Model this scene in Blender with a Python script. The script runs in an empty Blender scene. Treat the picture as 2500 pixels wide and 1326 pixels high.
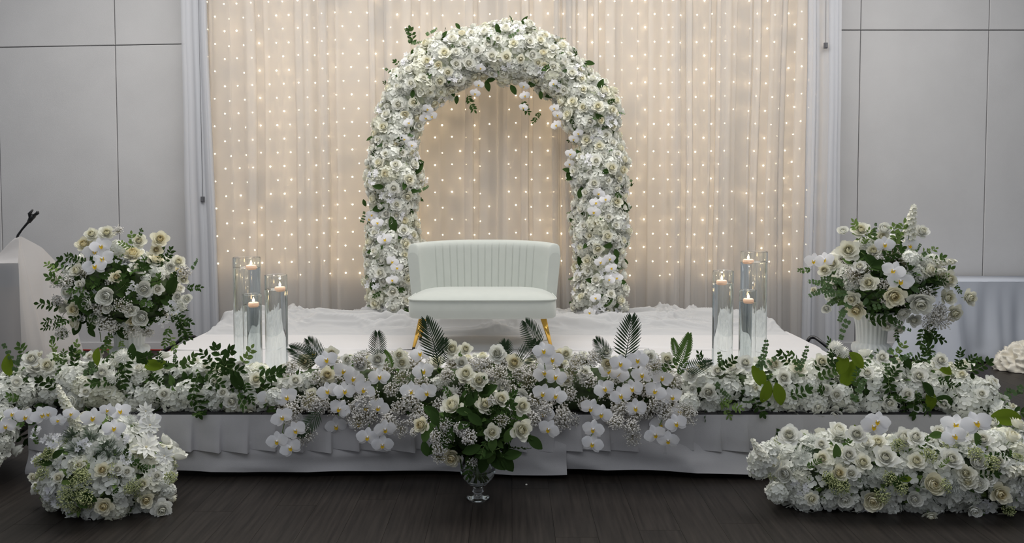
import bpy, math, random
from mathutils import Vector, Matrix, noise
from mathutils.bvhtree import BVHTree
R = random.Random(7)
PI = math.pi
SC = bpy.context.scene
COL = SC.collection

# ------------------------------------------------------------------ camera
F, PX, PY, TILT, CH = 1900.0, 1250.0, 563.0, math.radians(2.5), 1.5
cam = bpy.data.cameras.new('camera'); camo = bpy.data.objects.new('camera', cam); COL.objects.link(camo)
cam.sensor_width = 36.0; cam.lens = 36.0 * F / 2500.0; cam.shift_y = -(663.0 - PY) / 2500.0
cam.clip_start = 0.05; cam.clip_end = 60
camo.location = (0, 0, CH); camo.rotation_euler = (PI / 2 - TILT, 0, 0)
SC.camera = camo

# ------------------------------------------------------------------ world, lamps, exposure
w = bpy.data.worlds.new('world'); SC.world = w; w.use_nodes = True
bg = w.node_tree.nodes['Background']; bg.inputs[0].default_value = (0.86, 0.91, 1.0, 1); bg.inputs[1].default_value = 0.22
def area(name, loc, rot, sx, sy, power, col):
    l = bpy.data.lights.new(name, 'AREA'); l.shape = 'RECTANGLE'; l.size = sx; l.size_y = sy; l.energy = power; l.color = col
    o = bpy.data.objects.new(name, l); COL.objects.link(o); o.location = loc; o.rotation_euler = rot
    return o
area('ceiling_light', (0, 5.35, 4.4), (0, 0, 0), 9.0, 2.0, 215, (1.0, 0.97, 0.93))
area('ceiling_light', (0, 1.2, 4.3), (math.radians(18), 0, 0), 7.0, 1.6, 44, (0.93, 0.96, 1.0))
vs = SC.view_settings
SC.display_settings.display_device = 'sRGB'
vs.view_transform = 'Standard'; vs.look = 'None'; vs.gamma = 1.0; vs.exposure = 0.25; vs.use_curve_mapping = False

# ------------------------------------------------------------------ helpers
def pixdir(px, py):
    a = (px - PX) / F; b = -(py - PY) / F
    return Vector((a, math.cos(TILT) + b * math.sin(TILT), -math.sin(TILT) + b * math.cos(TILT)))
def at(px, py, y):
    d = pixdir(px, py); k = y / d.y
    return Vector((d.x * k, y, CH + d.z * k))

class MB:
    hold = False
    def __init__(s): s.v = []; s.f = []; s.m = []
    def grid(s, nu, nv, fn, mat=0, closed=False):
        b = len(s.v)
        for j in range(nv + 1):
            for i in range(nu if closed else nu + 1):
                s.v.append(tuple(fn(i / nu, j / nv)))
        st = nu if closed else nu + 1
        for j in range(nv):
            for i in range(nu):
                i2 = (i + 1) % nu if closed else i + 1
                s.f.append((b + j * st + i, b + j * st + i2, b + (j + 1) * st + i2, b + (j + 1) * st + i)); s.m.append(mat)
    def fan(s, ring, c, mat=0):
        b = len(s.v); s.v.append(tuple(c)); s.v += [tuple(p) for p in ring]; n = len(ring)
        for i in range(n): s.f.append((b, b + 1 + i, b + 1 + (i + 1) % n)); s.m.append(mat)
    def poly(s, pts, mat=0):
        b = len(s.v); s.v += [tuple(p) for p in pts]; s.f.append(tuple(range(b, b + len(pts)))); s.m.append(mat)
    def box(s, a, b_, mat=0):
        x0, y0, z0 = a; x1, y1, z1 = b_; b = len(s.v)
        s.v += [(x0,y0,z0),(x1,y0,z0),(x1,y1,z0),(x0,y1,z0),(x0,y0,z1),(x1,y0,z1),(x1,y1,z1),(x0,y1,z1)]
        for q in ((3,2,1,0),(4,5,6,7),(0,1,5,4),(1,2,6,5),(2,3,7,6),(3,0,4,7)): s.f.append(tuple(b + k for k in q)); s.m.append(mat)
    def tube(s, pts, r, n=6, mat=0, caps=True):
        pts = [Vector(p) for p in pts]; rs = r if isinstance(r, (list, tuple)) else [r] * len(pts)
        b = len(s.v); up = None
        for k, p in enumerate(pts):
            t = (pts[min(k + 1, len(pts) - 1)] - pts[max(k - 1, 0)]).normalized()
            if up is None: up = Vector((0, 0, 1)) if abs(t.z) < .9 else Vector((1, 0, 0))
            x = t.cross(up).normalized(); y = x.cross(t).normalized(); up = y
            for i in range(n):
                a = 2 * PI * i / n; s.v.append(tuple(p + (x * math.cos(a) + y * math.sin(a)) * rs[k]))
        for k in range(len(pts) - 1):
            for i in range(n):
                j = (i + 1) % n; s.f.append((b + k*n + j, b + k*n + i, b + (k+1)*n + i, b + (k+1)*n + j)); s.m.append(mat)
        if caps:
            s.f.append(tuple(b + i for i in range(n))); s.m.append(mat)
            e = b + (len(pts) - 1) * n; s.f.append(tuple(e + i for i in range(n))[::-1]); s.m.append(mat)
    def lathe(s, prof, n=32, mat=0, c=(0, 0, 0), mod=None):
        if mod is None:      # holding loops keep the shading of long straight walls true
            q = [prof[0]]
            for a, b in zip(prof[:-1], prof[1:]):
                d = math.hypot(b[0] - a[0], b[1] - a[1])
                if d > .012 and s.hold:
                    for k in (.0015 / d, 1 - .0015 / d): q.append((a[0] + (b[0] - a[0]) * k, a[1] + (b[1] - a[1]) * k))
                q.append(b)
            prof = q
        def fn(u, v):
            k = v * (len(prof) - 1); k = min(int(round(k)), len(prof) - 1); r, z = prof[k][:2]
            a = 2 * PI * u
            if mod: r = mod(r, k, a)
            return (c[0] + r * math.cos(a), c[1] + r * math.sin(a), c[2] + z)
        s.grid(n, len(prof) - 1, fn, mat, True)
    def ball(s, c, r, mat=0, n=0):
        t = (1 + 5 ** .5) / 2; b = len(s.v); q = r / math.sqrt(1 + t * t)
        for p in ((-1,t,0),(1,t,0),(-1,-t,0),(1,-t,0),(0,-1,t),(0,1,t),(0,-1,-t),(0,1,-t),(t,0,-1),(t,0,1),(-t,0,-1),(-t,0,1)):
            s.v.append((c[0] + p[0]*q, c[1] + p[1]*q, c[2] + p[2]*q))
        for f in ((0,11,5),(0,5,1),(0,1,7),(0,7,10),(0,10,11),(1,5,9),(5,11,4),(11,10,2),(10,7,6),(7,1,8),(3,9,4),(3,4,2),(3,2,6),(3,6,8),(3,8,9),(4,9,5),(2,4,11),(6,2,10),(8,6,7),(9,8,1)):
            s.f.append(tuple(b + k for k in f)); s.m.append(mat)
    def mesh(s, name, mats, smooth=True):
        me = bpy.data.meshes.new(name); me.from_pydata(s.v, [], s.f)
        for m in (mats if isinstance(mats, (list, tuple)) else [mats]): me.materials.append(m)
        me.polygons.foreach_set('material_index', s.m)
        me.polygons.foreach_set('use_smooth', [smooth] * len(s.f)); me.update()
        return me
    def obj(s, name, mats, parent=None, smooth=True, loc=None):
        o = bpy.data.objects.new(name, s.mesh(name, mats, smooth)); COL.objects.link(o)
        if parent is not None:
            o.parent = parent
            if loc is None: o.location = -Vector(parent.location)
        if loc is not None: o.location = loc
        return o
def tag(o, label, cat, group=None, kind=None):
    if label: o['label'] = label
    if cat: o['category'] = cat
    if group: o['group'] = group
    if kind: o['kind'] = kind
    return o
def thing(name, loc, label, cat, group=None):
    o = bpy.data.objects.new(name, None); COL.objects.link(o); o.location = loc; o.empty_display_size = .1
    return tag(o, label, cat, group)
def struct(o): o['kind'] = 'structure'; return o

# ------------------------------------------------------------------ materials
def new(name):
    m = bpy.data.materials.new(name); m.use_nodes = True; return m, m.node_tree.nodes, m.node_tree.links
def pbr(name, col, rough=.6, metal=0, sheen=0, spec=.5, noise_amt=0, nscale=20, bump=0, bscale=200, coord='Object', stretch=None):
    m, n, l = new(name); p = n['Principled BSDF']
    p.inputs['Base Color'].default_value = (*col, 1); p.inputs['Roughness'].default_value = rough; p.inputs['Metallic'].default_value = metal
    p.inputs['Specular IOR Level'].default_value = spec; p.inputs['Sheen Weight'].default_value = sheen
    tc = n.new('ShaderNodeTexCoord'); src = tc.outputs[coord]
    if stretch:
        mp = n.new('ShaderNodeMapping'); mp.inputs['Scale'].default_value = stretch; l.new(src, mp.inputs[0]); src = mp.outputs[0]
    if noise_amt:
        t = n.new('ShaderNodeTexNoise'); t.inputs['Scale'].default_value = nscale; t.inputs['Detail'].default_value = 4; l.new(src, t.inputs['Vector'])
        r = n.new('ShaderNodeValToRGB'); a, b = 1 - noise_amt, 1 + noise_amt
        r.color_ramp.elements[0].position = .3; r.color_ramp.elements[1].position = .7
        r.color_ramp.elements[0].color = (col[0]*a, col[1]*a, col[2]*a, 1); r.color_ramp.elements[1].color = (min(1,col[0]*b), min(1,col[1]*b), min(1,col[2]*b), 1)
        l.new(t.outputs['Fac'], r.inputs[0]); l.new(r.outputs[0], p.inputs['Base Color'])
    if bump:
        t = n.new('ShaderNodeTexNoise'); t.inputs['Scale'].default_value = bscale; l.new(src, t.inputs['Vector'])
        b = n.new('ShaderNodeBump'); b.inputs['Strength'].default_value = bump; b.inputs['Distance'].default_value = .01
        l.new(t.outputs['Fac'], b.inputs['Height']); l.new(b.outputs[0], p.inputs['Normal'])
    return m
def thin(name, col, trans=.3, alpha=1.0, vary=0.0, tcol=None):
    """petals, leaves and cloth: diffuse + light coming through (+ open weave)"""
    m, n, l = new(name); n.remove(n['Principled BSDF']); out = n['Material Output']
    d = n.new('ShaderNodeBsdfDiffuse'); t = n.new('ShaderNodeBsdfTranslucent'); mx = n.new('ShaderNodeMixShader')
    d.inputs[0].default_value = (*col, 1); t.inputs[0].default_value = (*(tcol or col), 1); mx.inputs[0].default_value = trans
    if vary:
        oi = n.new('ShaderNodeObjectInfo'); hs = n.new('ShaderNodeHueSaturation'); hs.inputs['Color'].default_value = (*col, 1)
        mr = n.new('ShaderNodeMapRange'); mr.inputs['To Min'].default_value = 1 - vary; mr.inputs['To Max'].default_value = 1 + vary * .5
        l.new(oi.outputs['Random'], mr.inputs['Value']); l.new(mr.outputs[0], hs.inputs['Value']); l.new(hs.outputs[0], d.inputs[0])
    l.new(d.outputs[0], mx.inputs[1]); l.new(t.outputs[0], mx.inputs[2]); s = mx.outputs[0]
    if alpha < 1:
        tr = n.new('ShaderNodeBsdfTransparent'); m2 = n.new('ShaderNodeMixShader'); m2.inputs[0].default_value = alpha
        l.new(tr.outputs[0], m2.inputs[1]); l.new(s, m2.inputs[2]); s = m2.outputs[0]
    l.new(s, out.inputs[0]); return m
def emit(name, col, st):
    m, n, l = new(name); n.remove(n['Principled BSDF']); e = n.new('ShaderNodeEmission')
    e.inputs[0].default_value = (*col, 1); e.inputs[1].default_value = st; l.new(e.outputs[0], n['Material Output'].inputs[0]); return m
def glass(name, ior, col=(1, 1, 1), rough=0.0):
    m, n, l = new(name); n.remove(n['Principled BSDF']); g = n.new('ShaderNodeBsdfGlass')
    g.inputs['Color'].default_value = (*col, 1); g.inputs['IOR'].default_value = ior; g.inputs['Roughness'].default_value = rough
    l.new(g.outputs[0], n['Material Output'].inputs[0]); return m

M = {}
M['white'] = thin('white_petal', (.93, .93, .87), .16, vary=.10)
M['whitein'] = thin('white_petal_heart', (.92, .91, .80), .12)
M['cream'] = thin('cream_petal', (.91, .88, .72), .16, vary=.08)
M['creamin'] = thin('cream_petal_heart', (.90, .82, .56), .12)
M['ivory'] = thin('ivory_petal', (.92, .91, .80), .16, vary=.08)
M['ivoryin'] = thin('ivory_petal_heart', (.92, .89, .70), .12)
M['hyd'] = thin('hydrangea_petal', (.91, .92, .86), .28, vary=.10)
M['hydc'] = thin('hydrangea_cream_petal', (.90, .90, .78), .28, vary=.1)
M['orchid'] = thin('orchid_petal', (.90, .90, .92), .3)
M['lip'] = thin('orchid_lip', (.88, .62, .05), .2)
M['bb'] = thin('gypsophila_bead', (.90, .88, .84), .2, vary=.15)
M['bby'] = thin('green_seed_bead', (.62, .66, .34), .2, vary=.12)
M['twig'] = pbr('twig', (.36, .33, .20), .8)
M['stem'] = pbr('stem', (.13, .20, .05), .7)
M['leafd'] = thin('dark_leaf', (.045, .085, .024), .15, vary=.3)
M['leafm'] = thin('mid_leaf', (.10, .175, .05), .2, vary=.25)
M['leafl'] = thin('light_leaf', (.23, .34, .10), .25, vary=.2)
M['euca'] = thin('eucalyptus_leaf', (.125, .20, .09), .2, vary=.25)
M['olive'] = thin('olive_leaf', (.17, .25, .025), .25, vary=.15)
M['palm'] = thin('palm_leaf', (.045, .075, .04), .12)
M['fern'] = thin('fern_leaf', (.13, .23, .06), .2)
M['coreg'] = pbr('moss_core', (.05, .075, .03), .95, noise_amt=.5, nscale=30)
M['corew'] = pbr('blossom_core', (.50, .53, .40), .95, noise_amt=.35, nscale=25)
M['fuzz'] = thin('white_fuzz', (.80, .82, .78), .3)
M['greyfuzz'] = thin('grey_moss', (.16, .21, .15), .2)
M['wall'] = pbr('wall_fabric', (.57, .565, .565), .9, noise_amt=.03, nscale=3, bump=.15, bscale=220)
M['seam'] = pbr('wall_seam', (.16, .16, .165), .9)
M['voile'] = thin('voile', (.84, .82, .80), .5, .47)
M['sheer'] = thin('outer_sheer', (.80, .81, .84), .4, .72)
M['liner'] = thin('liner_cloth', (.56, .54, .52), .15)
M['cloth'] = pbr('white_cloth', (.62, .61, .61), .9, sheen=.2, noise_amt=.02, nscale=2, bump=.1, bscale=300)
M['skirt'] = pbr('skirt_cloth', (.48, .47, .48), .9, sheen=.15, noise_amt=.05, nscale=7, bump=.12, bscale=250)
M['tulle'] = thin('tulle', (.72, .72, .72), .3, .9)
M['tcloth'] = pbr('table_cloth', (.48, .51, .57), .75, noise_amt=.02, nscale=3)
M['lcloth'] = thin('lectern_cloth', (.68, .66, .65), .3, .88)
M['satin'] = pbr('cream_satin', (.74, .70, .60), .3, sheen=.3)
M['velvet'] = pbr('mint_velvet', (.50, .525, .485), .85, sheen=.35, noise_amt=.02, nscale=12, bump=.08, bscale=500)
M['gold'] = pbr('gold_metal', (.85, .52, .12), .16, 1.0)
M['black'] = pbr('black_rubber', (.012, .012, .013), .45)
M['blackm'] = pbr('black_metal', (.015, .015, .017), .3, spec=.6)
M['deck'] = pbr('deck_carpet', (.022, .021, .022), .85, noise_amt=.4, nscale=60)
M['alu'] = pbr('dark_aluminium', (.10, .10, .10), .45, .7)
M['red'] = pbr('red_cable', (.25, .02, .015), .6)
M['urn'] = pbr('white_urn', (.74, .76, .74), .55, noise_amt=.04, nscale=8)
M['glass'] = glass('clear_glass', 1.45, (.985, .995, .99))
M['water'] = glass('water', 1.33, (.985, .993, 1.0))
M['wax'] = thin('candle_wax', (.95, .83, .75), .5)
M['wick'] = pbr('wick', (.03, .02, .02), .9)
M['flame'] = emit('flame', (1.0, .66, .34), 22)
M['bulb'] = emit('bulb_glow', (1.0, .75, .44), 26)
M['wire'] = pbr('clear_wire', (.55, .50, .42), .4)
M['clip'] = pbr('grey_clip', (.14, .14, .15), .5, .4)
M['panel'] = pbr('lectern_panel', (.20, .30, .40), .6)
M['wood'] = pbr('table_wood', (.25, .18, .12), .6)
m, n, l = new('floor_plank'); p = n['Principled BSDF']; p.inputs['Roughness'].default_value = .42; p.inputs['Specular IOR Level'].default_value = .22
tc = n.new('ShaderNodeTexCoord'); mp = n.new('ShaderNodeMapping'); mp.inputs['Scale'].default_value = (26, 1.3, 1); t = n.new('ShaderNodeTexNoise'); t.inputs['Scale'].default_value = 2.2; t.inputs['Detail'].default_value = 6
oi = n.new('ShaderNodeObjectInfo'); ad = n.new('ShaderNodeVectorMath'); cmb = n.new('ShaderNodeCombineXYZ')
mul = n.new('ShaderNodeMath'); mul.operation = 'MULTIPLY'; mul.inputs[1].default_value = 37; l.new(oi.outputs['Random'], mul.inputs[0]); l.new(mul.outputs[0], cmb.inputs[0]); l.new(mul.outputs[0], cmb.inputs[1])
l.new(tc.outputs['Object'], mp.inputs[0]); l.new(mp.outputs[0], ad.inputs[0]); l.new(cmb.outputs[0], ad.inputs[1]); l.new(ad.outputs[0], t.inputs['Vector'])
rp = n.new('ShaderNodeValToRGB'); rp.color_ramp.elements[0].position = .3; rp.color_ramp.elements[1].position = .75
rp.color_ramp.elements[0].color = (.014, .0115, .010, 1); rp.color_ramp.elements[1].color = (.034, .028, .024, 1); l.new(t.outputs['Fac'], rp.inputs[0])
hs = n.new('ShaderNodeHueSaturation'); mr = n.new('ShaderNodeMapRange'); mr.inputs['To Min'].default_value = .94; mr.inputs['To Max'].default_value = 1.06
l.new(oi.outputs['Random'], mr.inputs['Value']); l.new(mr.outputs[0], hs.inputs['Value']); l.new(rp.outputs[0], hs.inputs['Color']); l.new(hs.outputs[0], p.inputs['Base Color'])
M['plank'] = m

# ------------------------------------------------------------------ setting: floor of planks, back wall of panels
WY = 7.56
mb = MB(); mb.box((-6.2, -.5, -.06), (6.2, WY, -.012)); floor = struct(mb.obj('floor', M['plank'], smooth=False))
PW, PL = .19, 1.22
mb = MB(); g = .0002; x1, y1 = PW - g, PL - g; bv = .0004
mb.poly([(g+bv, g+bv, 0), (x1-bv, g+bv, 0), (x1-bv, y1-bv, 0), (g+bv, y1-bv, 0)])
for q in (((g,g),(x1,g),(x1-bv,g+bv),(g+bv,g+bv)), ((x1,g),(x1,y1),(x1-bv,y1-bv),(x1-bv,g+bv)), ((x1,y1),(g,y1),(g+bv,y1-bv),(x1-bv,y1-bv)), ((g,y1),(g,g),(g+bv,g+bv),(g+bv,y1-bv))):
    mb.poly([(q[0][0], q[0][1], -.003), (q[1][0], q[1][1], -.003), (q[2][0], q[2][1], 0), (q[3][0], q[3][1], 0)])
    mb.poly([(q[1][0], q[1][1], -.003), (q[0][0], q[0][1], -.003), (q[0][0], q[0][1], -.012), (q[1][0], q[1][1], -.012)])
pm = mb.mesh('plank', M['plank'], False)
for i in range(-30, 30):
    for j in range(0, 6):
        x, y = i * PW, 1.5 - (i * .47 % 1) * PL + j * PL
        if y > WY - .2: continue
        vis = abs(x) < (y + PL) * .68 + .75 and y + PL > 2.7 and abs(x) < 5.4
        hidden = (-2.45 < x < 2.1 and y > 4.3)
        if vis and not hidden:
            o = bpy.data.objects.new('plank', pm); COL.objects.link(o); o.parent = floor; o.location = (x, y, 0)
            if y + PL > WY: o.scale.y = (WY - y) / PL
mb = MB(); mb.box((-6.2, WY + .02, 0), (6.2, WY + .12, 4.4)); wall = struct(mb.obj('wall_back', M['seam'], smooth=False))
xs = [-6.2, -4.96, -3.82, -2.6, -1.4, -.2, 1.0, 2.15, 3.355, 4.588, 5.9]
def seamz(x): return 2.945 + (x + 4.4) * .018 if x < 0 else 3.10
for a, b in zip(xs[:-1], xs[1:]):
    gp = .004
    for k in (0, 1):
        mb = MB()
        za = (.0, .0) if k == 0 else (seamz(a + .01) + gp, seamz(b - .01 if b < 1.5 else b) + gp)
        zb = (seamz(a + .01) - gp, seamz(b - .01) - gp) if k == 0 else (4.4, 4.4)
        xa, xb = a + gp, b - gp
        pts = [(xa, za[0]), (xb, za[1]), (xb, zb[1]), (xa, zb[0])]; e = .004
        ins = [(xa+e, za[0]+e), (xb-e, za[1]+e), (xb-e, zb[1]-e), (xa+e, zb[0]-e)]
        mb.poly([(x, WY, z) for x, z in ins])
        for i in range(4):
            j = (i + 1) % 4
            mb.poly([(pts[i][0], WY + .004, pts[i][1]), (pts[j][0], WY + .004, pts[j][1]), (ins[j][0], WY, ins[j][1]), (ins[i][0], WY, ins[i][1])])
            mb.poly([(pts[j][0], WY + .004, pts[j][1]), (pts[i][0], WY + .004, pts[i][1]), (pts[i][0], WY + .03, pts[i][1]), (pts[j][0], WY + .03, pts[j][1])])
        mb.obj('wall_panel', M['wall'], wall, smooth=False)
mb = MB(); mb.box((-6.2, WY - .012, 0), (6.2, WY, .075)); struct(mb.obj('baseboard_back', M['wall'], smooth=False))

# ------------------------------------------------------------------ stage
DZ, SX0, SX1, SY0, SY1 = .333, -2.58, 2.34, 4.14, 7.25
st = thing('stage', ((SX0 + SX1) / 2, 5.7, 0), 'low wide dark-decked stage platform skirted in white cloth', 'stage')
nx, ny = 4, 3
for i in range(nx):
    for j in range(ny):
        a = SX0 + (SX1 - SX0) * i / nx + .002; b = SX0 + (SX1 - SX0) * (i + 1) / nx - .002
        c = SY0 + (SY1 - SY0) * j / ny + .002; d = SY0 + (SY1 - SY0) * (j + 1) / ny - .002
        mb = MB(); mb.box((a, c, DZ - .02), (b, d, DZ)); mb.obj('deck_panel', M['deck'], st, smooth=False)
mb = MB(); mb.box((SX0, SY0, DZ - .10), (SX1, SY0 + .03, DZ - .021)); mb.box((SX0, SY1 - .03, DZ - .10), (SX1, SY1, DZ - .021))
mb.box((SX0, SY0 + .03, DZ - .10), (SX0 + .03, SY1 - .03, DZ - .021)); mb.box((SX1 - .03, SY0 + .03, DZ - .10), (SX1, SY1 - .03, DZ - .021)); mb.obj('deck_frame', M['alu'], st, smooth=False)
for x in (SX0 + .08, -1.3, 0, 1.2, SX1 - .08):
    for y in (SY0 + .10, 5.7, SY1 - .08):
        mb = MB(); mb.tube([(x, y, 0), (x, y, .02)], .03, 10); mb.tube([(x, y, .02), (x, y, DZ - .02)], .02, 8); mb.obj('leg', M['alu'], st)
# skirts
vx_ = []
k0 = 0; x = SX0 - .02
while x < SX1 + .02:
    for fr in (0, .22, .45, .68, .88, .91, .94, .97): vx_.append((k0, fr, x + .149 * fr))
    x += .149; k0 += 1
vx_ = [q for q in vx_ if q[2] < SX1 + .02] + [(k0, 0, SX1 + .02)]
def valance(u, v):
    idx, fr, x = vx_[int(round(u * (len(vx_) - 1)))]; rr = random.Random(idx * 13 + 5)
    dep = (.034 if x < .2 else .018) * (.7 + .6 * rr.random())
    saw = (fr / .88) ** 1.3 if fr <= .88 else (1 - fr) / .12
    hem = .004 * math.sin(idx * 2.1) + .010 * (saw if fr <= .88 else 1) * rr.random()
    z = DZ - .004 - (.186 + hem) * v
    y = SY0 - .006 - .012 * v - dep * saw * v ** 1.1 - .005 * math.sin(x * 3) * v - .006 * noise.noise(Vector((x * 7, v * 3, 1))) * v
    return (x + .016 * (saw if fr > .5 else 0) * v, y, z)
mb = MB(); mb.grid(len(vx_) - 1, 10, valance); tag(mb.obj('stage_valance', M['skirt']), 'upper pleated white cloth valance hung along the stage front edge', 'stage skirt')
mb = MB(); xv0, xv1 = SX0 - .02, SX1 + .02
def lower(xa, xb, f):
    def fn(u, v):
        x = xa + (xb - xa) * u
        hem = .012 + .022 * (noise.noise(Vector((x * .9 + f, 3.3, 0))) + .3) * (1 if f < 5 else 1.3) + .012 * abs(math.sin(x * 2.2))
        z = DZ - .03 + (hem - DZ + .03) * v
        b = noise.noise(Vector((x * 1.3 + z * 2.2, z * 5.0 + x * .6, f))) * .06 + (1 - abs(noise.noise(Vector((x * 1.6 + z * 5, z * 9 - x, f + 2))) * 2.2)) * .022
        y = SY0 + .012 - (b + .03) * v * .9 - .02 * v * v
        return (x, y, max(z, .004))
    return fn
SEAM = at(1382, 1100, SY0).x
mb = MB(); mb.grid(220, 16, lower(xv0, SEAM, 0)); tag(mb.obj('stage_skirt', M['skirt']), 'lower white cloth skirt under the valance, on the side with the footed glass vase', 'stage skirt', 'lower stage skirts')
mb = MB(); mb.grid(160, 16, lower(SEAM - .03, xv1, 7)); o = tag(mb.obj('stage_skirt', M['skirt']), 'lower white cloth skirt under the valance, behind the long floor mound of roses', 'stage skirt', 'lower stage skirts'); o.location.y = -.008
# cloth on deck
def sheet(x0, x1, y0, y1, z, amp, seed, nx, ny, wav=0, zlo=.001):
    def fn(u, v):
        x = x0 + (x1 - x0) * u; y = y0 + (y1 - y0) * v
        if wav: y += wav * noise.noise(Vector((x * 1.5, v, seed))) * (1 - v)
        h = abs(noise.noise(Vector((x * 1.1, y * 4.2, seed)))) * amp + .4 * amp * noise.noise(Vector((x * 6, y * 7, seed)))
        e = min(1, v / .05)
        return (x, y, z * e + (DZ + zlo) * (1 - e) + max(h, 0))
    mb = MB(); mb.grid(nx, ny, fn); return mb
o = sheet(SX0 - .005, SX1 + .005, 4.40, 6.0, DZ + .004, .006, 1, 120, 50, .05).obj('floor_cloth', M['cloth']); tag(o, 'smooth white cloth laid on the front half of the stage', 'cloth')
o = sheet(SX0 - .005, SX1 + .005, 5.86, 6.60, DZ + .016, .006, 4, 140, 40, .10, .0055).obj('floor_cloth', M['cloth']); tag(o, 'overlapping white cloth laid on the stage under the settee', 'cloth')
def tul(u, v):
    x = SX0 + .02 + (SX1 - SX0 - .05) * u; y = 6.42 + .80 * v + .07 * noise.noise(Vector((x * 1.7, 0, 3)))
    p = Vector((x * 1.6 + .8 * noise.noise(Vector((x * 2, y * 2, 9))), y * 5.5 + 1.2 * noise.noise(Vector((x * 1.3, y, 5))), 2))
    rid = (1 - abs(noise.noise(p)) * 2.2); rid = max(rid, 0)
    rid2 = max(0, 1 - abs(noise.noise(p * 2.3 + Vector((5, 1, 0)))) * 2.4)
    env = min(1, v / .22, (1 - v) / .12, u / .02, (1 - u) / .02)
    hump = .5 + .5 * noise.noise(Vector((x * 1.1, y * 1.5, 7)))
    return (x, y, DZ + .014 + env * (.03 + .075 * rid * (.5 + hump) + .036 * rid2 * (.4 + hump) + .018 * max(0, 1 - abs(noise.noise(p * 5.1)) * 2.6) + .03 * hump))
mb = MB(); mb.grid(520, 110, tul); tag(mb.obj('tulle_cloth', M['tulle']), 'long crumpled white tulle bunched along the back of the stage', 'cloth')

# ------------------------------------------------------------------ curtains and string lights
def curtain(name, x0, x1, y, ztop, zbot, mat, seed, fold=.6, wmin=.04, wmax=.2, amp=.02, spread=0, drift=.03, anchor=0):
    rr = random.Random(seed); path = []; x = x0
    while x < x1:
        wd = rr.uniform(wmin, wmax); n_ = max(3, int(wd / .018)); ph = rr.choice((-1, 1)) * rr.uniform(.4, 1)
        for k in range(n_): path.append((x + wd * k / n_, amp * ph * math.sin(PI * k / n_)))
        x += wd
        if rr.random() < fold:
            bk = rr.uniform(.02, .10)
            for k in range(4): path.append((x - bk * k / 4, .010 * (k + 1) / 4 + .006))
            x -= bk
            for k in range(2): path.append((x + .01 * k, .02))
    n_ = len(path) - 1; xm = anchor
    def fn(u, v):
        px, py = path[int(round(u * n_))]
        z = ztop + (zbot - ztop) * v
        sx = (px - xm) * spread * v + drift * noise.noise(Vector((px * 1.2, z * .35, seed))) + .012 * noise.noise(Vector((px * 4, z * .9, seed + 3)))
        return (px + sx, y + py + .008 * noise.noise(Vector((px * 6, z * .6, seed))), z)
    mb = MB(); mb.grid(n_, 12, fn); return mb.obj(name, mat)
ZT = 4.0
CXL, CXM, CXR = -3.07, -.10, 3.02
o = curtain('liner_curtain', CXL + .05, CXM + .01, 7.485, ZT, .01, M['liner'], 11, .3, .1, .3, .02); tag(o, 'opaque pale backing curtain behind the string lights, to the left of the arch centre', 'curtain', 'backing curtains')
o = curtain('liner_curtain', CXM + .03, CXR - .06, 7.485, ZT, .01, M['liner'], 12, .3, .1, .3, .02); tag(o, 'opaque pale backing curtain behind the string lights, to the right of the arch centre', 'curtain', 'backing curtains')
o = curtain('voile_curtain', CXL + .17, CXM + .01, 7.36, ZT, .01, M['voile'], 21, .75, .06, .26, .026); tag(o, 'sheer warm-lit voile curtain over the lights, beside the left candle vases', 'curtain', 'voile curtains')
o = curtain('voile_curtain', CXM + .03, CXR - .20, 7.36, ZT, .01, M['voile'], 35, .85, .05, .22, .026); tag(o, 'sheer warm-lit voile curtain over the lights, beside the right candle vases', 'curtain', 'voile curtains')
o = curtain('sheer_drape', CXL, CXL + .22, 7.32, ZT, .01, M['sheer'], 41, .4, .03, .09, .02, spread=.30, anchor=CXL + .22 - .27); tag(o, 'bluish white edge drape at the left end of the backdrop', 'curtain', 'edge drapes')
o = curtain('sheer_drape', CXR - .22, CXR, 7.32, ZT, .01, M['sheer'], 43, .4, .03, .09, .02, spread=.22, anchor=CXR - .27); tag(o, 'bluish white edge drape at the right end of the backdrop', 'curtain', 'edge drapes')
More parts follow.
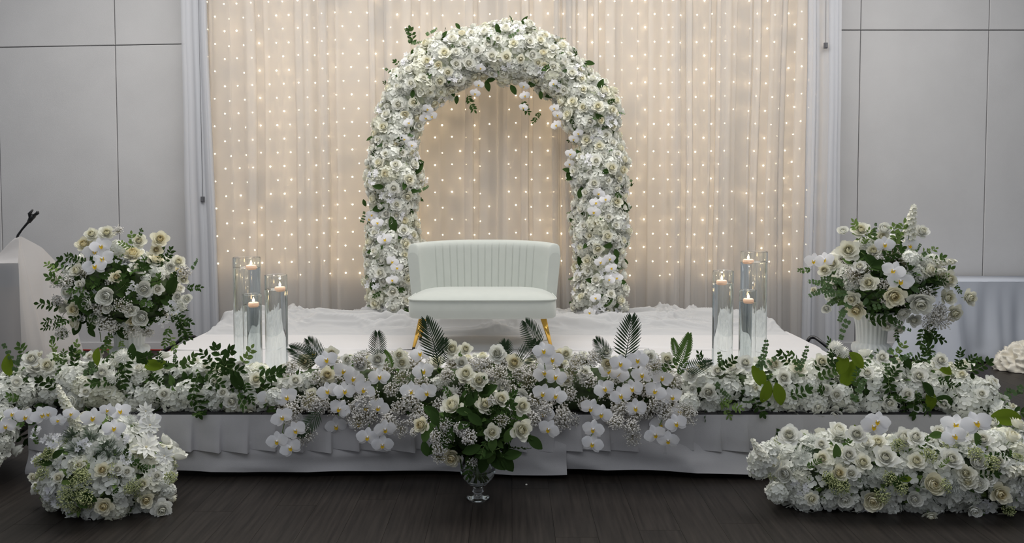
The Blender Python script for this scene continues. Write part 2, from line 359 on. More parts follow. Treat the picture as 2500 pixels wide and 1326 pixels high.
# four sets of curtain lights
mb = MB(); mb.ball((0, 0, 0), .0075); bulbm = mb.mesh('bulb', M['bulb'])
LY = 7.425; SP = 18.4
sets = [(512, 880, 'set of curtain string lights nearest the left edge drape'), (880, 1200, 'set of curtain string lights behind the left half of the flower arch'),
        (1243, 1640, 'set of curtain string lights behind the right half of the flower arch'), (1640, 2000, 'set of curtain string lights nearest the right edge drape')]
gi = 0
for a, b, lab in sets:
    root = thing('string_light_curtain', at((a + b) / 2, 480, LY), 'warm white ' + lab, 'string lights', 'curtain light sets')
    px = a
    while px < b - 6:
        gi += 1
        if 1788 < px < 1816: px += SP; continue
        pts = []; off = .5 if gi % 2 else 0
        x0 = at(px, 480, LY).x; jit = R.uniform(-.012, .012)
        lastrow = 690 - (22 if gi % 3 == 0 else 0)
        wob = lambda z: .012 * noise.noise(Vector((px * .05, z * .8, 4))) + (.05 * noise.noise(Vector((px * .013, z * .5, 8))) if px > 1800 or px < 620 else 0)
        zz = [3.9 - .15 * k for k in range(22)]
        zb = at(px, lastrow, LY).z
        mb = MB(); mb.tube([(x0 + jit + wob(z), LY, z) for z in zz if z > zb] + [(x0 + jit + wob(zb), LY, zb)], .0011, 3)
        s_ = mb.obj('light_string', M['wire'], root)
        k = 0; py = -32 + off * 67 + R.uniform(-3, 3)
        sag = 10 * math.exp(-((px - 560) / 60) ** 2) - 4 * math.exp(-((px - 850) / 90) ** 2) - 6 * math.exp(-((px - 1950) / 50) ** 2)
        while True:
            q = py + sag + 1.0 * noise.noise(Vector((px * .02, py * .02, 0)))
            if q > lastrow: break
            if R.random() > .03:
                p_ = at(px, q, LY)
                o = bpy.data.objects.new('bulb', bulbm); COL.objects.link(o); o.parent = s_
                o.location = (x0 + jit + wob(p_.z), LY - .003, p_.z); sc_ = R.uniform(.8, 1.15); o.scale = (sc_,) * 3
            py += 67
        px += SP
for px, py, lab in ((494, 487, 'small grey clip pinned on the left edge drape'), (2017, 111, 'small grey clip hanging on a thin cord in the right edge drape')):
    p_ = at(px, py, 7.29); mb = MB(); mb.box((p_.x - .016, p_.y, p_.z - .026), (p_.x + .016, p_.y + .02, p_.z + .026)); mb.box((p_.x - .010, p_.y - .006, p_.z - .018), (p_.x + .010, p_.y, p_.z + .018))
    c = thing('curtain_clip', p_, lab, 'clip'); mb.obj('jaw', M['clip'], c, smooth=False)
    mb = MB(); mb.tube([(p_.x, p_.y + .01, p_.z + .02), (p_.x - .012, p_.y + .01, ZT)], .002, 4); mb.obj('cord', M['clip'], c)

# ------------------------------------------------------------------ flower library (unit size, facing +Z)
LIB = {}
def rnd(a, b): return R.uniform(a, b)
def add_petal(mb, phi, w_, L, a0, curl, r0, z0, mat, nu=4, nv=4, ruf=.05, tip=.25):
    seedv = R.random() * 50
    prof = []; r, z = r0, z0
    for k in range(nv + 1):
        prof.append((r, z)); v = (k + .5) / nv
        th = a0 + .75 * (1 - v) ** 2 - .15 * math.sin(PI * v) + curl * v ** 3
        r += L / nv * math.sin(th); z += L / nv * math.cos(th)
    def fn(u, v):
        k = v * nv; i = min(int(k), nv - 1); fr = k - i
        uu = u * 2 - 1
        vv = v * (1 - tip * abs(uu) ** 2.2); k = vv * nv; i = min(int(k), nv - 1); fr = k - i
        rr = prof[i][0] * (1 - fr) + prof[i+1][0] * fr; zz = prof[i][1] * (1 - fr) + prof[i+1][1] * fr
        rf = ruf * noise.noise(Vector((uu * 1.5 + seedv, v * 2, 0))) * v
        an = phi + uu * w_ * (.55 + .45 * math.sin(PI * min(1, v * .75 + .12)))
        rr += rf
        return (rr * math.cos(an), rr * math.sin(an), zz + rf)
    mb.grid(nu, nv, fn, mat)
def norm(mb, s=1.0):
    m_ = max(math.hypot(v[0], v[1]) for v in mb.v); k = s / m_
    mb.v = [(a*k, b*k, c*k) for a, b, c in mb.v]; return mb
def calyx(mb, z, r, mat):
    for k in range(5):
        a = k * 2 * PI / 5; c_, s_ = math.cos(a), math.sin(a)
        mb.poly([(0, 0, z), (r*.5*math.cos(a-.4), r*.5*math.sin(a-.4), z+.03), (r*c_, r*s_, z+.12), (r*.5*math.cos(a+.4), r*.5*math.sin(a+.4), z+.03)], mat)
    mb.tube([(0, 0, z), (0, 0, z - .5)], .035, 5, mat)
def rose(n_, amax, ruf=.06, lo=-.10):
    mb = MB()
    for i in range(n_):
        t_ = i / (n_ - 1)
        add_petal(mb, i * 2.4 + rnd(-.2, .2), 1.5 - .80 * t_, .60 + .42 * t_, lo + amax * t_ ** 1.2, -.45 + 1.5 * t_ ** 1.3, .13 + .02 * t_, -.12 - .38 * t_, 1 if t_ < .4 else 0, ruf=ruf * (.35 + t_), tip=.16 + .14 * t_)
    mb.ball((0, 0, .05), .17, 1)
    norm(mb); calyx(mb, min(v[2] for v in mb.v), .45, 2); return mb
def ranunc(n_):
    mb = MB()
    for i in range(n_):
        t_ = i / (n_ - 1)
        add_petal(mb, i * 2.4 + rnd(-.2, .2), 1.3 - .35 * t_, .55 + .75 * t_, -.05 + .80 * t_, -.9 + .75 * t_ ** 2, .10 + .03 * t_, -.05 - .45 * t_, 1 if t_ < .3 else 0, ruf=.03, tip=.16)
    mb.ball((0, 0, .12), .16, 1)
    norm(mb); calyx(mb, min(v[2] for v in mb.v), .4, 2); return mb
def variants(key, name, makers, mats): LIB[key] = [mk().mesh(name, mats) for mk in makers]
rose_mk = [lambda: rose(22, .78), lambda: rose(24, .95, .07), lambda: rose(19, .66), lambda: rose(25, 1.05, .08)]
variants('rose', 'rose', rose_mk, [M['white'], M['whitein'], M['stem']])
variants('crose', 'rose', rose_mk[:3], [M['cream'], M['creamin'], M['stem']])
variants('irose', 'rose', rose_mk, [M['ivory'], M['ivoryin'], M['stem']])
rn_mk = [lambda: ranunc(22), lambda: ranunc(26), lambda: ranunc(18)]
variants('ran', 'ranunculus', rn_mk, [M['white'], M['whitein'], M['stem']])
variants('cran', 'ranunculus', rn_mk[:2], [M['cream'], M['creamin'], M['stem']])
variants('bud', 'rosebud', [lambda: rose(9, .35, .03), lambda: rose(10, .45, .03)], [M['ivory'], M['cream'], M['leafm']])
def floret(mb, p, nrm, s, mat=0, np_=4, pw=.55):
    nrm = nrm.normalized(); a = nrm.orthogonal().normalized(); b = nrm.cross(a); o_ = rnd(0, 6.28)
    for k in range(np_):
        an = o_ + k * 2 * PI / np_ + rnd(-.15, .15); d = a * math.cos(an) + b * math.sin(an); e = nrm.cross(d)
        lift = rnd(.0, .35); l_ = s * rnd(.85, 1.1)
        P = lambda t, w, h: tuple(p + d * (l_ * t) + e * (l_ * w) + nrm * (l_ * h))
        i = len(mb.v)
        mb.v += [P(.04, 0, 0), P(.45, -pw*.85, lift*.35+.06), P(.5, 0, lift*.25), P(.45, pw*.85, lift*.35+.06), P(.85, -pw*.62, lift+.02), P(1, 0, lift*.75), P(.85, pw*.62, lift+.02)]
        mb.f += [(i, i+1, i+2), (i, i+2, i+3), (i+1, i+4, i+5, i+2), (i+2, i+5, i+6, i+3)]; mb.m += [mat] * 4
def fib(n_, zmin=-1):
    out = []
    for i in range(n_):
        z = 1 - (1 - zmin) * (i + .5) / n_; r = math.sqrt(max(0, 1 - z * z)); a = i * 2.39996
        out.append(Vector((r * math.cos(a), r * math.sin(a), z)))
    return out
def hydrangea(n_=46, s=.30):
    mb = MB()
    for d in fib(n_, -.45):
        d = (d + Vector((rnd(-.12, .12), rnd(-.12, .12), rnd(-.12, .12)))).normalized()
        q = Vector((d.x, d.y, d.z * .72)) * rnd(.74, .92); floret(mb, q, d + Vector((rnd(-.4, .4), rnd(-.4, .4), rnd(-.2, .4))), s * rnd(.85, 1.15))
    mb.ball((0, 0, -.02), .62, 0); return mb
hy = [lambda: hydrangea(), lambda: hydrangea(40, .34), lambda: hydrangea(54, .27)]
variants('hyd', 'hydrangea_head', hy, [M['hyd']])
variants('chyd', 'hydrangea_head', hy[:2], [M['hydc']])
def mum():
    mb = MB()
    for d in fib(90, -.5):
        q = d * .45; nn = d; a = nn.orthogonal().normalized(); P0 = q; P1 = d * rnd(.9, 1.05) + Vector((0, 0, .08)); w_ = .075
        mb.poly([P0 - a*w_*.5, P1*.8 - a*w_, P1, P1*.8 + a*w_, P0 + a*w_*.5])
    mb.ball((0, 0, 0), .55); return mb
variants('mum', 'chrysanthemum', [mum, mum], [M['white']])
def orchid():
    mb = MB()
    def tep(an, l_, wd, lift, z):
        d = Vector((math.cos(an), math.sin(an), 0)); e = Vector((-d.y, d.x, 0)); tw = rnd(-.08, .08)
        def fn(u, v):
            uu = u * 2 - 1; wv = wd * (math.sin(PI * min(1, (v * .93 + .05))) ** .65)
            h = z + lift * v * v - .10 * uu * uu * wv + tw * uu * v
            return d * (l_ * v + .02) + e * (uu * wv) + Vector((0, 0, h))
        mb.grid(4, 5, fn, 0)
    for an, w_, l_ in ((PI/2, .30, .80), (PI/2 + 2.25, .28, .82), (PI/2 - 2.25, .28, .82)): tep(an, l_, w_, -.06, -.03)
    for sg in (0.12, PI - .12): tep(sg, .95, .50, .10, .03)
    # lip and column
    mb.tube([(0, .05, .02), (0, .02, .14), (0, -.04, .22)], [.05, .08, .06], 6, 0)
    def lipf(u, v):
        uu = u * 2 - 1; return (uu * .16 * math.sin(PI * min(.95, v * .8 + .2)), -.02 - .30 * v, .10 + .16 * v - .10 * v * v * 2 + .12 * uu * uu)
    mb.grid(4, 4, lipf, 1)
    for sg in (-1, 1): mb.poly([(0, -.02, .06), (sg * .14, -.02, .16), (sg * .17, .06, .24), (sg * .06, .05, .16)], 1)
    return mb
variants('orc', 'orchid_blossom', [orchid, orchid, orchid], [M['orchid'], M['lip']])
def babys(n_=64, br=.078, spread=.75, mats=0):
    mb = MB(); base = Vector((0, 0, -.55))
    for d in fib(n_, .05):
        q = Vector((d.x * spread * rnd(.55, 1.1), d.y * spread * rnd(.55, 1.1), d.z * rnd(.35, .95) - .1)); mid = base.lerp(q, .55) + Vector((rnd(-.08, .08), rnd(-.08, .08), .05))
        mb.tube([base * .6, mid, q], .011, 3, 1, False); mb.ball(q, br * rnd(.7, 1.2), 0)
        for _ in range(1):
            q2 = q + Vector((rnd(-.14, .14), rnd(-.14, .14), rnd(-.14, .14))); mb.ball(q2, br * rnd(.6, 1.0), 0); mb.tube([mid, q2], .008, 3, 1, False)
    return mb
variants('bb', 'babys_breath_sprig', [babys, babys, lambda: babys(50, .07, .9)], [M['bb'], M['twig']])
variants('bby', 'seed_sprig', [lambda: babys(70, .055, .8), lambda: babys(60, .065, .7)], [M['bby'], M['stem']])
# sprigs: stem along +Z, leaves spread in X, facing -Y
def leafp(mb, p, d, nrm, l_, wd, mat=0, bend=.15, nu=2, nv=4, po=.8):
    d = d.normalized(); e = d.cross(nrm).normalized(); n2 = e.cross(d).normalized()
    def fn(u, v):
        uu = u * 2 - 1; wv = wd * math.sin(PI * min(1, v * .97 + .015)) ** po
        return p + d * (l_ * v) + e * (uu * wv) + n2 * (abs(uu) * wv * .35 - bend * l_ * v * v)
    mb.grid(nu, nv, fn, mat)
FR = Vector((0, -1, 0))
def ruscus(n_=5, wd=.080, l_=.32):
    mb = MB(); cur = [Vector((.10 * math.sin(t_ * 2.2), -.06 * t_ * t_, t_)) for t_ in [k / 8 for k in range(9)]]
    mb.tube(cur, [.014 - .001 * k for k in range(9)], 4, 1)
    for k in range(n_):
        t_ = .18 + .78 * k / (n_ - 1); p = cur[int(t_ * 8)]
        for sg in (-1, 1):
            d = Vector((sg * rnd(.7, 1.0), rnd(-.35, .25), rnd(.35, .8))); leafp(mb, p, d, FR + Vector((rnd(-.5, .5), 0, rnd(-.1, .7))), l_ * rnd(.75, 1.15), wd * rnd(.8, 1.2))
    leafp(mb, cur[-1], Vector((0, 0, 1)), FR, l_ * .8, wd); return mb
for key, mt in (('rus', 'leafd'), ('rusm', 'leafm'), ('rusl', 'leafl')): variants(key, 'ruscus_sprig', [ruscus, lambda: ruscus(4, .095, .36), lambda: ruscus(6, .060, .28)], [M[mt], M['stem']])
def euca(n_=7, wd=.085, l_=.17):
    mb = MB(); cur = [Vector((.08 * math.sin(t_ * 2.6), -.05 * t_, t_)) for t_ in [k / 8 for k in range(9)]]
    mb.tube(cur, [.013 - .001 * k for k in range(9)], 4, 1)
    for k in range(n_):
        t_ = .10 + .88 * k / (n_ - 1); p = cur[int(t_ * 8)]; an0 = rnd(0, 3)
        for sg in (-1, 1):
            d = Vector((sg * rnd(.7, 1.0), rnd(-.4, .3), rnd(.1, .5))); leafp(mb, p, d, FR + Vector((rnd(-.6, .6), 0, rnd(-.2, .9))), l_ * rnd(.8, 1.1) * (1.15 - .5 * t_), wd * (1.15 - .5 * t_), po=.5, bend=.1)
    return mb
variants('euc', 'eucalyptus_sprig', [euca, lambda: euca(8, .07, .15), lambda: euca(5, .10, .20)], [M['euca'], M['stem']])
def bigleaf(): mb = MB(); leafp(mb, Vector((0, 0, 0)), Vector((rnd(-.1, .1), 0, 1)), FR, 1.0, .27, nu=4, nv=7, bend=rnd(.05, .3), po=.75); mb.tube([(0, 0, -.2), (0, 0, .04)], .02, 4, 1); return mb
variants('leaf', 'broad_leaf', [bigleaf] * 3, [M['olive'], M['stem']])
variants('leafd', 'broad_leaf', [bigleaf] * 3, [M['leafd'], M['stem']])
variants('leafm', 'broad_leaf', [bigleaf] * 3, [M['leafm'], M['stem']])
def palm(n_=16, wd=.017, ll=.42):
    mb = MB(); cur = [Vector((.05 * math.sin(t_ * 2), -.10 * t_ * t_, t_)) for t_ in [k / 12 for k in range(13)]]
    mb.tube(cur, [.013 - .0008 * k for k in range(13)], 4, 0)
    for k in range(n_):
        t_ = .16 + .82 * k / (n_ - 1); q = t_ * 12; i = min(int(q), 11); p = cur[i].lerp(cur[i+1], q - i)
        for sg in (-1, 1):
            d = Vector((sg * (1.0 - .55 * t_), rnd(-.12, .05), .50 + .55 * t_)); leafp(mb, p, d, FR, ll * math.sin(PI * (.20 + .68 * t_)), wd, nu=2, nv=3, bend=.05, po=.5)
    return mb
variants('palm', 'palm_frond', [palm, lambda: palm(18, .016), lambda: palm(15, .018, .38)], [M['palm']])
variants('fern', 'fern_frond', [lambda: palm(18, .022, .26), lambda: palm(16, .024, .24)], [M['fern']])
def spike(cream=False):
    mb = MB(); cur = [Vector((.08 * t_ * t_, 0, t_)) for t_ in [k / 10 for k in range(11)]]; mb.tube(cur, .012, 4, 1)
    for k in range(42):
        t_ = .12 + .88 * k / 41; i = min(int(t_ * 10), 9); an = k * 2.4; rad = .17 * (1.15 - t_ ** 2 * .8)
        d = Vector((math.cos(an), math.sin(an), .35)); floret(mb, cur[i].lerp(cur[i+1], t_ * 10 - i) + d * rad * .6, d + Vector((0, 0, .3)), .105 * (1.15 - .5 * t_), 0, 5, .42)
    return mb
variants('spk', 'stock_spike', [spike, spike], [M['ivory'], M['stem']])
variants('cspk', 'stock_spike', [spike], [M['hydc'], M['stem']])
def star(n_=8):
    mb = MB()
    for ly, (m_, l_, lift) in enumerate(((n_, 1.0, .10), (n_ - 1, .75, .35), (5, .4, .6))):
        for k in range(m_):
            an = 2 * PI * k / m_ + ly * .4 + rnd(-.15, .15); leafp(mb, Vector((0, 0, .02 * ly)), Vector((math.cos(an), math.sin(an), lift + rnd(-.1, .15))), Vector((0, 0, 1)), l_ * rnd(.85, 1.1), .15 * l_ + .03, bend=rnd(-.05, .2))
    mb.ball((0, 0, .1), .08, 1); return mb
variants('star', 'star_flower', [star, lambda: star(9)], [M['white'], M['creamin']])
def fuzz(n_=150):
    mb = MB()
    for d in fib(n_, -.2):
        p = d * .15; q = d * rnd(.7, 1.05) + Vector((rnd(-.15, .15), rnd(-.15, .15), rnd(-.15, .15))); a = d.orthogonal().normalized() * .018
        mid = p.lerp(q, .6) + Vector((rnd(-.1, .1), rnd(-.1, .1), rnd(-.1, .1)))
        mb.poly([p - a, mid - a, mid + a, p + a]); mb.poly([mid - a, q, mid + a])
        for _ in range(2): r_ = mid + Vector((rnd(-.22, .22), rnd(-.22, .22), rnd(-.1, .22))); mb.poly([mid - a*.7, r_, mid + a*.7])
    return mb
variants('fuz', 'plume', [fuzz, fuzz], [M['fuzz']])
variants('gfuz', 'moss_tuft', [fuzz], [M['greyfuzz']])
def floretcl():
    mb = MB()
    for k in range(9):
        q = Vector((rnd(-.7, .7), rnd(-.7, .7), rnd(-.2, .3))); floret(mb, q, Vector((rnd(-.5, .5), rnd(-.5, .5), 1)), .34, 0, 5, .38); mb.tube([(0, 0, -.5), q], .015, 3, 1, False)
    return mb
variants('flo', 'small_blossom_spray', [floretcl, floretcl], [M['orchid'], M['stem']])
FLAT = {'rus', 'rusm', 'rusl', 'euc', 'leaf', 'leafd', 'leafm', 'palm', 'fern', 'spk', 'cspk'}
SPRLAB = {'crose': 'cream yellow rose', 'cran': 'cream yellow ranunculus', 'chyd': 'cream hydrangea head', 'leaf': 'olive green broad leaf', 'leafd': 'dark green broad leaf', 'leafm': 'mid green broad leaf', 'bby': 'yellow green seed sprig', 'rusl': 'light green leaf sprig'}

class Arr:
    """a flower arrangement: a core (for placing), parts stuck in it"""
    def __init__(s, name, loc, label, core, mat, yfall, cat='flowers', group=None, sc=.04):
        s.root = thing(name, loc, label, cat, group); s.ride = sc; s.occ = []; s.yfall = yfall; s.core = core
        s.bvh = BVHTree.FromPolygons([Vector(v) for v in core.v], core.f)
        s.coreobj = core.obj('core', mat, s.root)
        s.tri = []
        acc = 0
        for f in core.f:
            a = [Vector(core.v[k]) for k in f]
            for t_ in ((a[0], a[1], a[2]),) + (((a[0], a[2], a[3]),) if len(a) == 4 else ()):
                nn = (t_[1] - t_[0]).cross(t_[2] - t_[0]); ar = nn.length / 2
                if ar > 1e-9: acc += ar; s.tri.append((acc, t_, nn.normalized()))
        s.area = acc
    def add(s, key, p, zd, size, face=None, spin=None):
        me = R.choice(LIB[key]); o = bpy.data.objects.new(me.name.split('.')[0], me); COL.objects.link(o); o.parent = s.root
        z = zd.normalized()
        if key in FLAT:
            y = -(face if face is not None else Vector((0, -1, .25))); x = y.cross(z)
            if x.length < .05: x = Vector((1, 0, 0)).cross(z) if abs(z.x) < .9 else Vector((0, 0, 1)).cross(z)
            x.normalize(); y = z.cross(x)
        else:
            a = spin if spin is not None else R.uniform(0, 2 * PI)
            up = Vector((0, 0, 1)); x = up.cross(z)
            if x.length < .05: x = Vector((1, 0, 0))
            x.normalize(); y = z.cross(x)
            x, y = x * math.cos(a) + y * math.sin(a), y * math.cos(a) - x * math.sin(a)
        m_ = Matrix((x, y, z)).transposed().to_4x4()
        o.matrix_basis = Matrix.Translation(p - s.root.location) @ m_ @ Matrix.Diagonal((size, size, size, 1))
        if key in SPRLAB: o['label'] = SPRLAB[key]
        return o
    def hit(s, px, py):
        d = pixdir(px, py).normalized(); r = s.bvh.ray_cast(Vector((0, 0, CH)), d, 30)
        if r[0] is not None:
            nn = r[1]; nn = nn if nn.dot(d) < 0 else -nn
            return r[0], nn
        q = at(px, py, s.yfall); nr = s.bvh.find_nearest(q)
        nn = (q - nr[0]); nn = nn.normalized() if nn.length > 1e-4 else Vector((0, -1, .3))
        return q, (nn + Vector((0, -.8, 0.1))).normalized()
    def put(s, lst, o=(0, 0), k=1.0):
        """lst rows: key, X, Y, radius-or-length in zoomed pixels[, angle of a sprig in degrees]"""
        for row in lst:
            key, X, Y, rz = row[:4]; px, py = o[0] + X / k, o[1] + Y / k; p, nn = s.hit(px, py); sz = rz / k * p.y / F * (.74 if key in ('rus', 'rusm', 'rusl') else .85 if key == 'euc' else 1.15 if 'rose' in key or 'ran' in key else 1)
            if key in FLAT:
                an = math.radians(row[4] if len(row) > 4 else R.uniform(20, 160)); d = Vector((math.cos(an), -.18, math.sin(an)))
                s.add(key, p - d * sz * .5 + nn * (.03 + s.ride), d, sz, Vector((R.uniform(-.3, .3), -1, .35)))
            else:
                tc_ = (Vector((0, 0, CH)) - p).normalized()
                if key == 'orc':
                    z = (nn * .35 + tc_ + Vector((R.uniform(-.35, .35), 0, R.uniform(-.25, .2)))).normalized(); s.add(key, p + nn * (.075 + 2 * max(0, s.ride - .03)) + tc_ * .03, z, sz * 1.12, spin=R.uniform(-.5, .5))
                else:
                    z = (nn + tc_ * .7 + Vector((R.uniform(-.3, .3), R.uniform(-.2, .2), R.uniform(-.2, .3)))).normalized()
                    s.add(key, p + nn * (sz * .15 if key in ('hyd', 'chyd', 'fuz', 'gfuz') else sz * .45 + s.ride), z, sz)
                s.occ.append((p, sz, 1 if key in ('hyd', 'chyd', 'bb', 'bby', 'fuz') else 2))
    def sample(s):
        q = R.random() * s.area; lo, hi = 0, len(s.tri) - 1
        while lo < hi:
            md = (lo + hi) // 2
            if s.tri[md][0] < q: lo = md + 1
            else: hi = md
        _, t_, nn = s.tri[lo]; a, b = R.random(), R.random()
        if a + b > 1: a, b = 1 - a, 1 - b
        return t_[0] + (t_[1] - t_[0]) * a + (t_[2] - t_[0]) * b, nn
    def fill(s, keys, n_, r0, r1, gap, layer, lift=.3, ok=None, tries=40, tilt=.3):
        got = 0; mine = [(p, r) for p, r, ly in s.occ if ly == layer]
        for _ in range(n_ * tries):
            if got >= n_: break
            p, nn = s.sample()
            if ok and not ok(p, nn): continue
            r = R.uniform(r0, r1)
            if any((p - q).length_squared < ((r + rq) * gap) ** 2 for q, rq in mine): continue
            key = R.choice(keys); mine.append((p, r)); s.occ.append((p, r, layer)); got += 1
            z = nn + Vector((R.uniform(-tilt, tilt), R.uniform(-tilt, tilt) - .15, R.uniform(-tilt, tilt) + .1))
            if key in FLAT:
                d = (nn * .6 + Vector((R.uniform(-1, 1), -.2, R.uniform(-.8, 1)))).normalized(); s.add(key, p + nn * s.ride, d, r * 1.7, (nn + FR * .6))
            else: s.add(key, p + nn * (r * lift + (s.ride + R.uniform(-.01, .022) if layer == 2 else 0)), z, r)
        return got
    def filler(s, n_, sz, mat, name='filler_blossoms', ok=None, np_=4):
        mb = MB()
        for _ in range(n_):
            p, nn = s.sample()
            if ok and not ok(p, nn): continue
            floret(mb, p + nn * rnd(0, sz), nn + Vector((rnd(-.7, .7), rnd(-.7, .7), rnd(-.5, .7))), sz * rnd(.7, 1.2), 0, np_)
        o = mb.obj(name, mat, s.root); o['kind'] = 'stuff'
    def leaves(s, n_, sz, mats, ok=None):
        mb = MB()
        for _ in range(n_):
            p, nn = s.sample()
            if ok and not ok(p, nn): continue
            leafp(mb, p, nn * .5 + Vector((rnd(-1, 1), rnd(-1, 1), rnd(-.6, 1))), nn, sz * rnd(.7, 1.2), sz * .25, mat=R.randrange(len(mats)))
        o = mb.obj('filler_leaves', mats, s.root); o['kind'] = 'stuff'
def tubecore(path, rad, n=14, lump=.15, seed=0, ys=1.0, zs=1.0):
    mb = MB(); P = [Vector(p) for p in path]
    fine = []
    for a, b in zip(P[:-1], P[1:]):
        k = max(2, int((b - a).length / .06))
        fine += [(a.lerp(b, i / k)) for i in range(k)]
    fine.append(P[-1]); N = len(fine)
    rs = [rad * (1 + lump * noise.noise(Vector((f.x * 3.4, f.y * 3.4, f.z * 3.4 + seed)))) for f in fine]
    rs[0] *= .35; rs[-1] *= .35
    if N > 4: rs[1] *= .8; rs[-2] *= .8
    mb.tube(fine, rs, n); return mb
def ellcore(c, r, lump=.12, seed=0, zmin=None, taper=0):
    mb = MB()
    def fn(u, v):
        th = PI * v; a = 2 * PI * u; d = Vector((math.sin(th) * math.cos(a), math.sin(th) * math.sin(a), -math.cos(th)))
        k = 1 + lump * noise.noise(d * 2.2 + Vector((seed, 0, 0))); tp = 1 - taper * max(0, d.z); q = Vector((c[0] + r[0] * d.x * k * tp, c[1] + r[1] * d.y * k * tp, c[2] + r[2] * d.z * k))
        if zmin is not None: q.z = max(q.z, zmin)
        return q
    mb.grid(28, 18, fn, 0, True); return mb

# ------------------------------------------------------------------ flower arch
AY = 7.0; ak = AY / F
acx, acz, aR = at(1213, 377, AY).x, at(1213, 377, AY).z, 250 * ak
path = []
for k in range(12): path.append((acx - aR - .01 * (11 - k) / 11, AY, DZ + .10 + (acz - DZ - .10) * k / 12))
for k in range(25): a = PI - PI * k / 24; path.append((acx + aR * math.cos(a), AY, acz + aR * math.sin(a) * .995))
for k in range(1, 13): path.append((acx + aR + .01 * k / 12, AY, acz - (acz - DZ - .10) * k / 12))
core = tubecore(path, .178, 16, .36, 3)
arch = Arr('flower_arch', (acx, AY, DZ), 'tall rounded arch covered in white roses, hydrangea and orchids behind the settee', core, M['corew'], AY - .05, 'flower arch', None, .028)
Z7a = ((870, 30), 3.4); Z7b = ((870, 400), 2.763)
arch.put([('orc',1010,560,42),('orc',960,640,42),('orc',1035,430,40),('orc',560,760,45),('orc',540,850,50),('orc',600,830,45),('orc',400,910,42),('orc',370,1040,42),('orc',410,1100,40),('orc',1385,570,42),('orc',1390,650,42),('orc',1420,760,38),('orc',1690,790,42),('orc',1720,850,45),('orc',1700,920,45),('orc',1880,960,42),('orc',1850,1050,42),('orc',1820,1200,45),('orc',1835,1270,40),('orc',1650,560,38),
  ('rus',480,250,170,105),('euc',450,230,150,115),('euc',530,290,120,10),('leafd',495,380,70,-90),('euc',310,530,120,140),('leafd',385,555,60,160),('leafd',600,520,90,60),('euc',650,200,130,30),('leafd',765,540,70,-100),('leafd',855,160,60,120),('euc',1410,170,130,170),('leafd',1110,250,60,-60),('euc',1310,210,110,40),('leafd',1095,580,90,-70),('leafd',1120,530,80,20),('leafd',810,700,70,-100),('leafd',785,650,60,-60),
  ('leafd',1300,610,90,-60),('leafd',1500,540,110,30),('leafd',1545,660,70,-95),('euc',1490,560,140,20),('leafd',1640,650,90,10),('leafd',1900,455,90,5),('euc',1830,480,150,20),('leafd',1620,460,80,-30),('euc',1690,260,80,0),('leafd',2010,880,90,-60),('leafd',1990,860,70,120),('rus',940,720,200,-60),('rus',1430,760,150,-60),('rus',1540,870,140,-120),('leafd',475,670,70,-90),('leafd',460,1270,80,-60),('leafd',1790,1310,80,150),('leafd',2060,1310,60,0),('leafd',1850,910,100,-80)], *Z7a)
arch.put([('orc',160,350,38),('orc',180,410,40),('orc',210,520,48),('orc',240,650,42),('orc',270,690,42),('orc',240,770,40),('orc',150,380,40),('orc',1640,190,40),('orc',1620,270,42),('orc',1610,330,45),('orc',1660,240,38),('orc',1690,620,40),('orc',1650,650,40),('orc',1700,700,40),('orc',1720,770,40),('orc',1690,780,36),('orc',1600,970,40),('orc',1620,900,38),('orc',1590,990,36),('orc',110,970,36),('orc',60,1030,36),
  ('leafd',355,170,60,10),('leafd',240,420,110,-80),('leafd',90,260,50,110),('leafd',140,80,60,10),('leafd',130,590,60,20),('leafd',180,290,90,20),('leafd',1460,70,70,80),('leafd',1470,90,60,30),('leafd',1550,190,80,70),('leafd',1780,300,90,-75),('leafd',1725,600,80,-80),('leafd',1725,640,60,100),('leafd',1545,670,90,-70),('leafd',1760,800,60,-20),('leafd',1690,920,100,60),('leafd',1670,50,60,20),('leafd',330,690,80,-80),('leafd',150,820,90,-70),('leafd',1740,160,60,60),('euc',80,360,90,80),('euc',430,160,100,30),('leafd',380,40,90,60),('euc',1800,130,90,60)], *Z7b)
okf = lambda p, nn: nn.y < .35 and p.z > DZ + .03
arch.filler(3600, .034, M['hyd'])
arch.leaves(500, .06, [M['leafm'], M['euca']], okf)
arch.fill(['hyd', 'hyd', 'hyd', 'hyd', 'chyd'], 250, .075, .105, .72, 1, .1, okf, 30)
arch.fill(['rose', 'rose', 'irose'], 290, .048, .070, .80, 2, .5, lambda p, nn: nn.y < .25 and p.z > DZ + .03, 60)
arch.fill(['ran', 'ran', 'cran'], 140, .034, .048, .70, 2, .5, lambda p, nn: nn.y < .25 and p.z > DZ + .03, 60)
arch.fill(['flo'], 60, .06, .08, .9, 3, .8, okf, 30)
arch.fill(['leafd', 'leafd', 'euc', 'rus'], 110, .04, .06, 1.0, 4, .5, okf, 30)

# ------------------------------------------------------------------ settee
SXC = -.2215
se = thing('settee', (SXC, 6.0, DZ), 'pale mint velvet two-seat settee with channelled back and gold legs', 'settee')
def plan(t_, ins):
    """rounded trapezoid seat outline, t in 0..1"""
    a = 2 * PI * t_; c_, s_ = math.cos(a), math.sin(a); e = .28
    X = abs(c_) ** e * (1 if c_ >= 0 else -1); Y = abs(s_) ** e * (1 if s_ >= 0 else -1)
    hw = .560 - ins - .035 * (Y * .5 + .5); return Vector((SXC + X * hw, 6.0 + Y * (.29 - ins * .8), 0))
prof = [(.05, .592), (.012, .594), (.0, .604), (-.004, .67), (0, .730), (.004, .736), (.02, .748), (.06, .764), (.12, .778), (.2, .788), (.28, .790)]
mb = MB(); mb.grid(96, len(prof) - 1, lambda u, v: plan(u, prof[int(round(v * (len(prof) - 1)))][0]) + Vector((0, 0, prof[int(round(v * (len(prof) - 1)))][1])), 0, True)
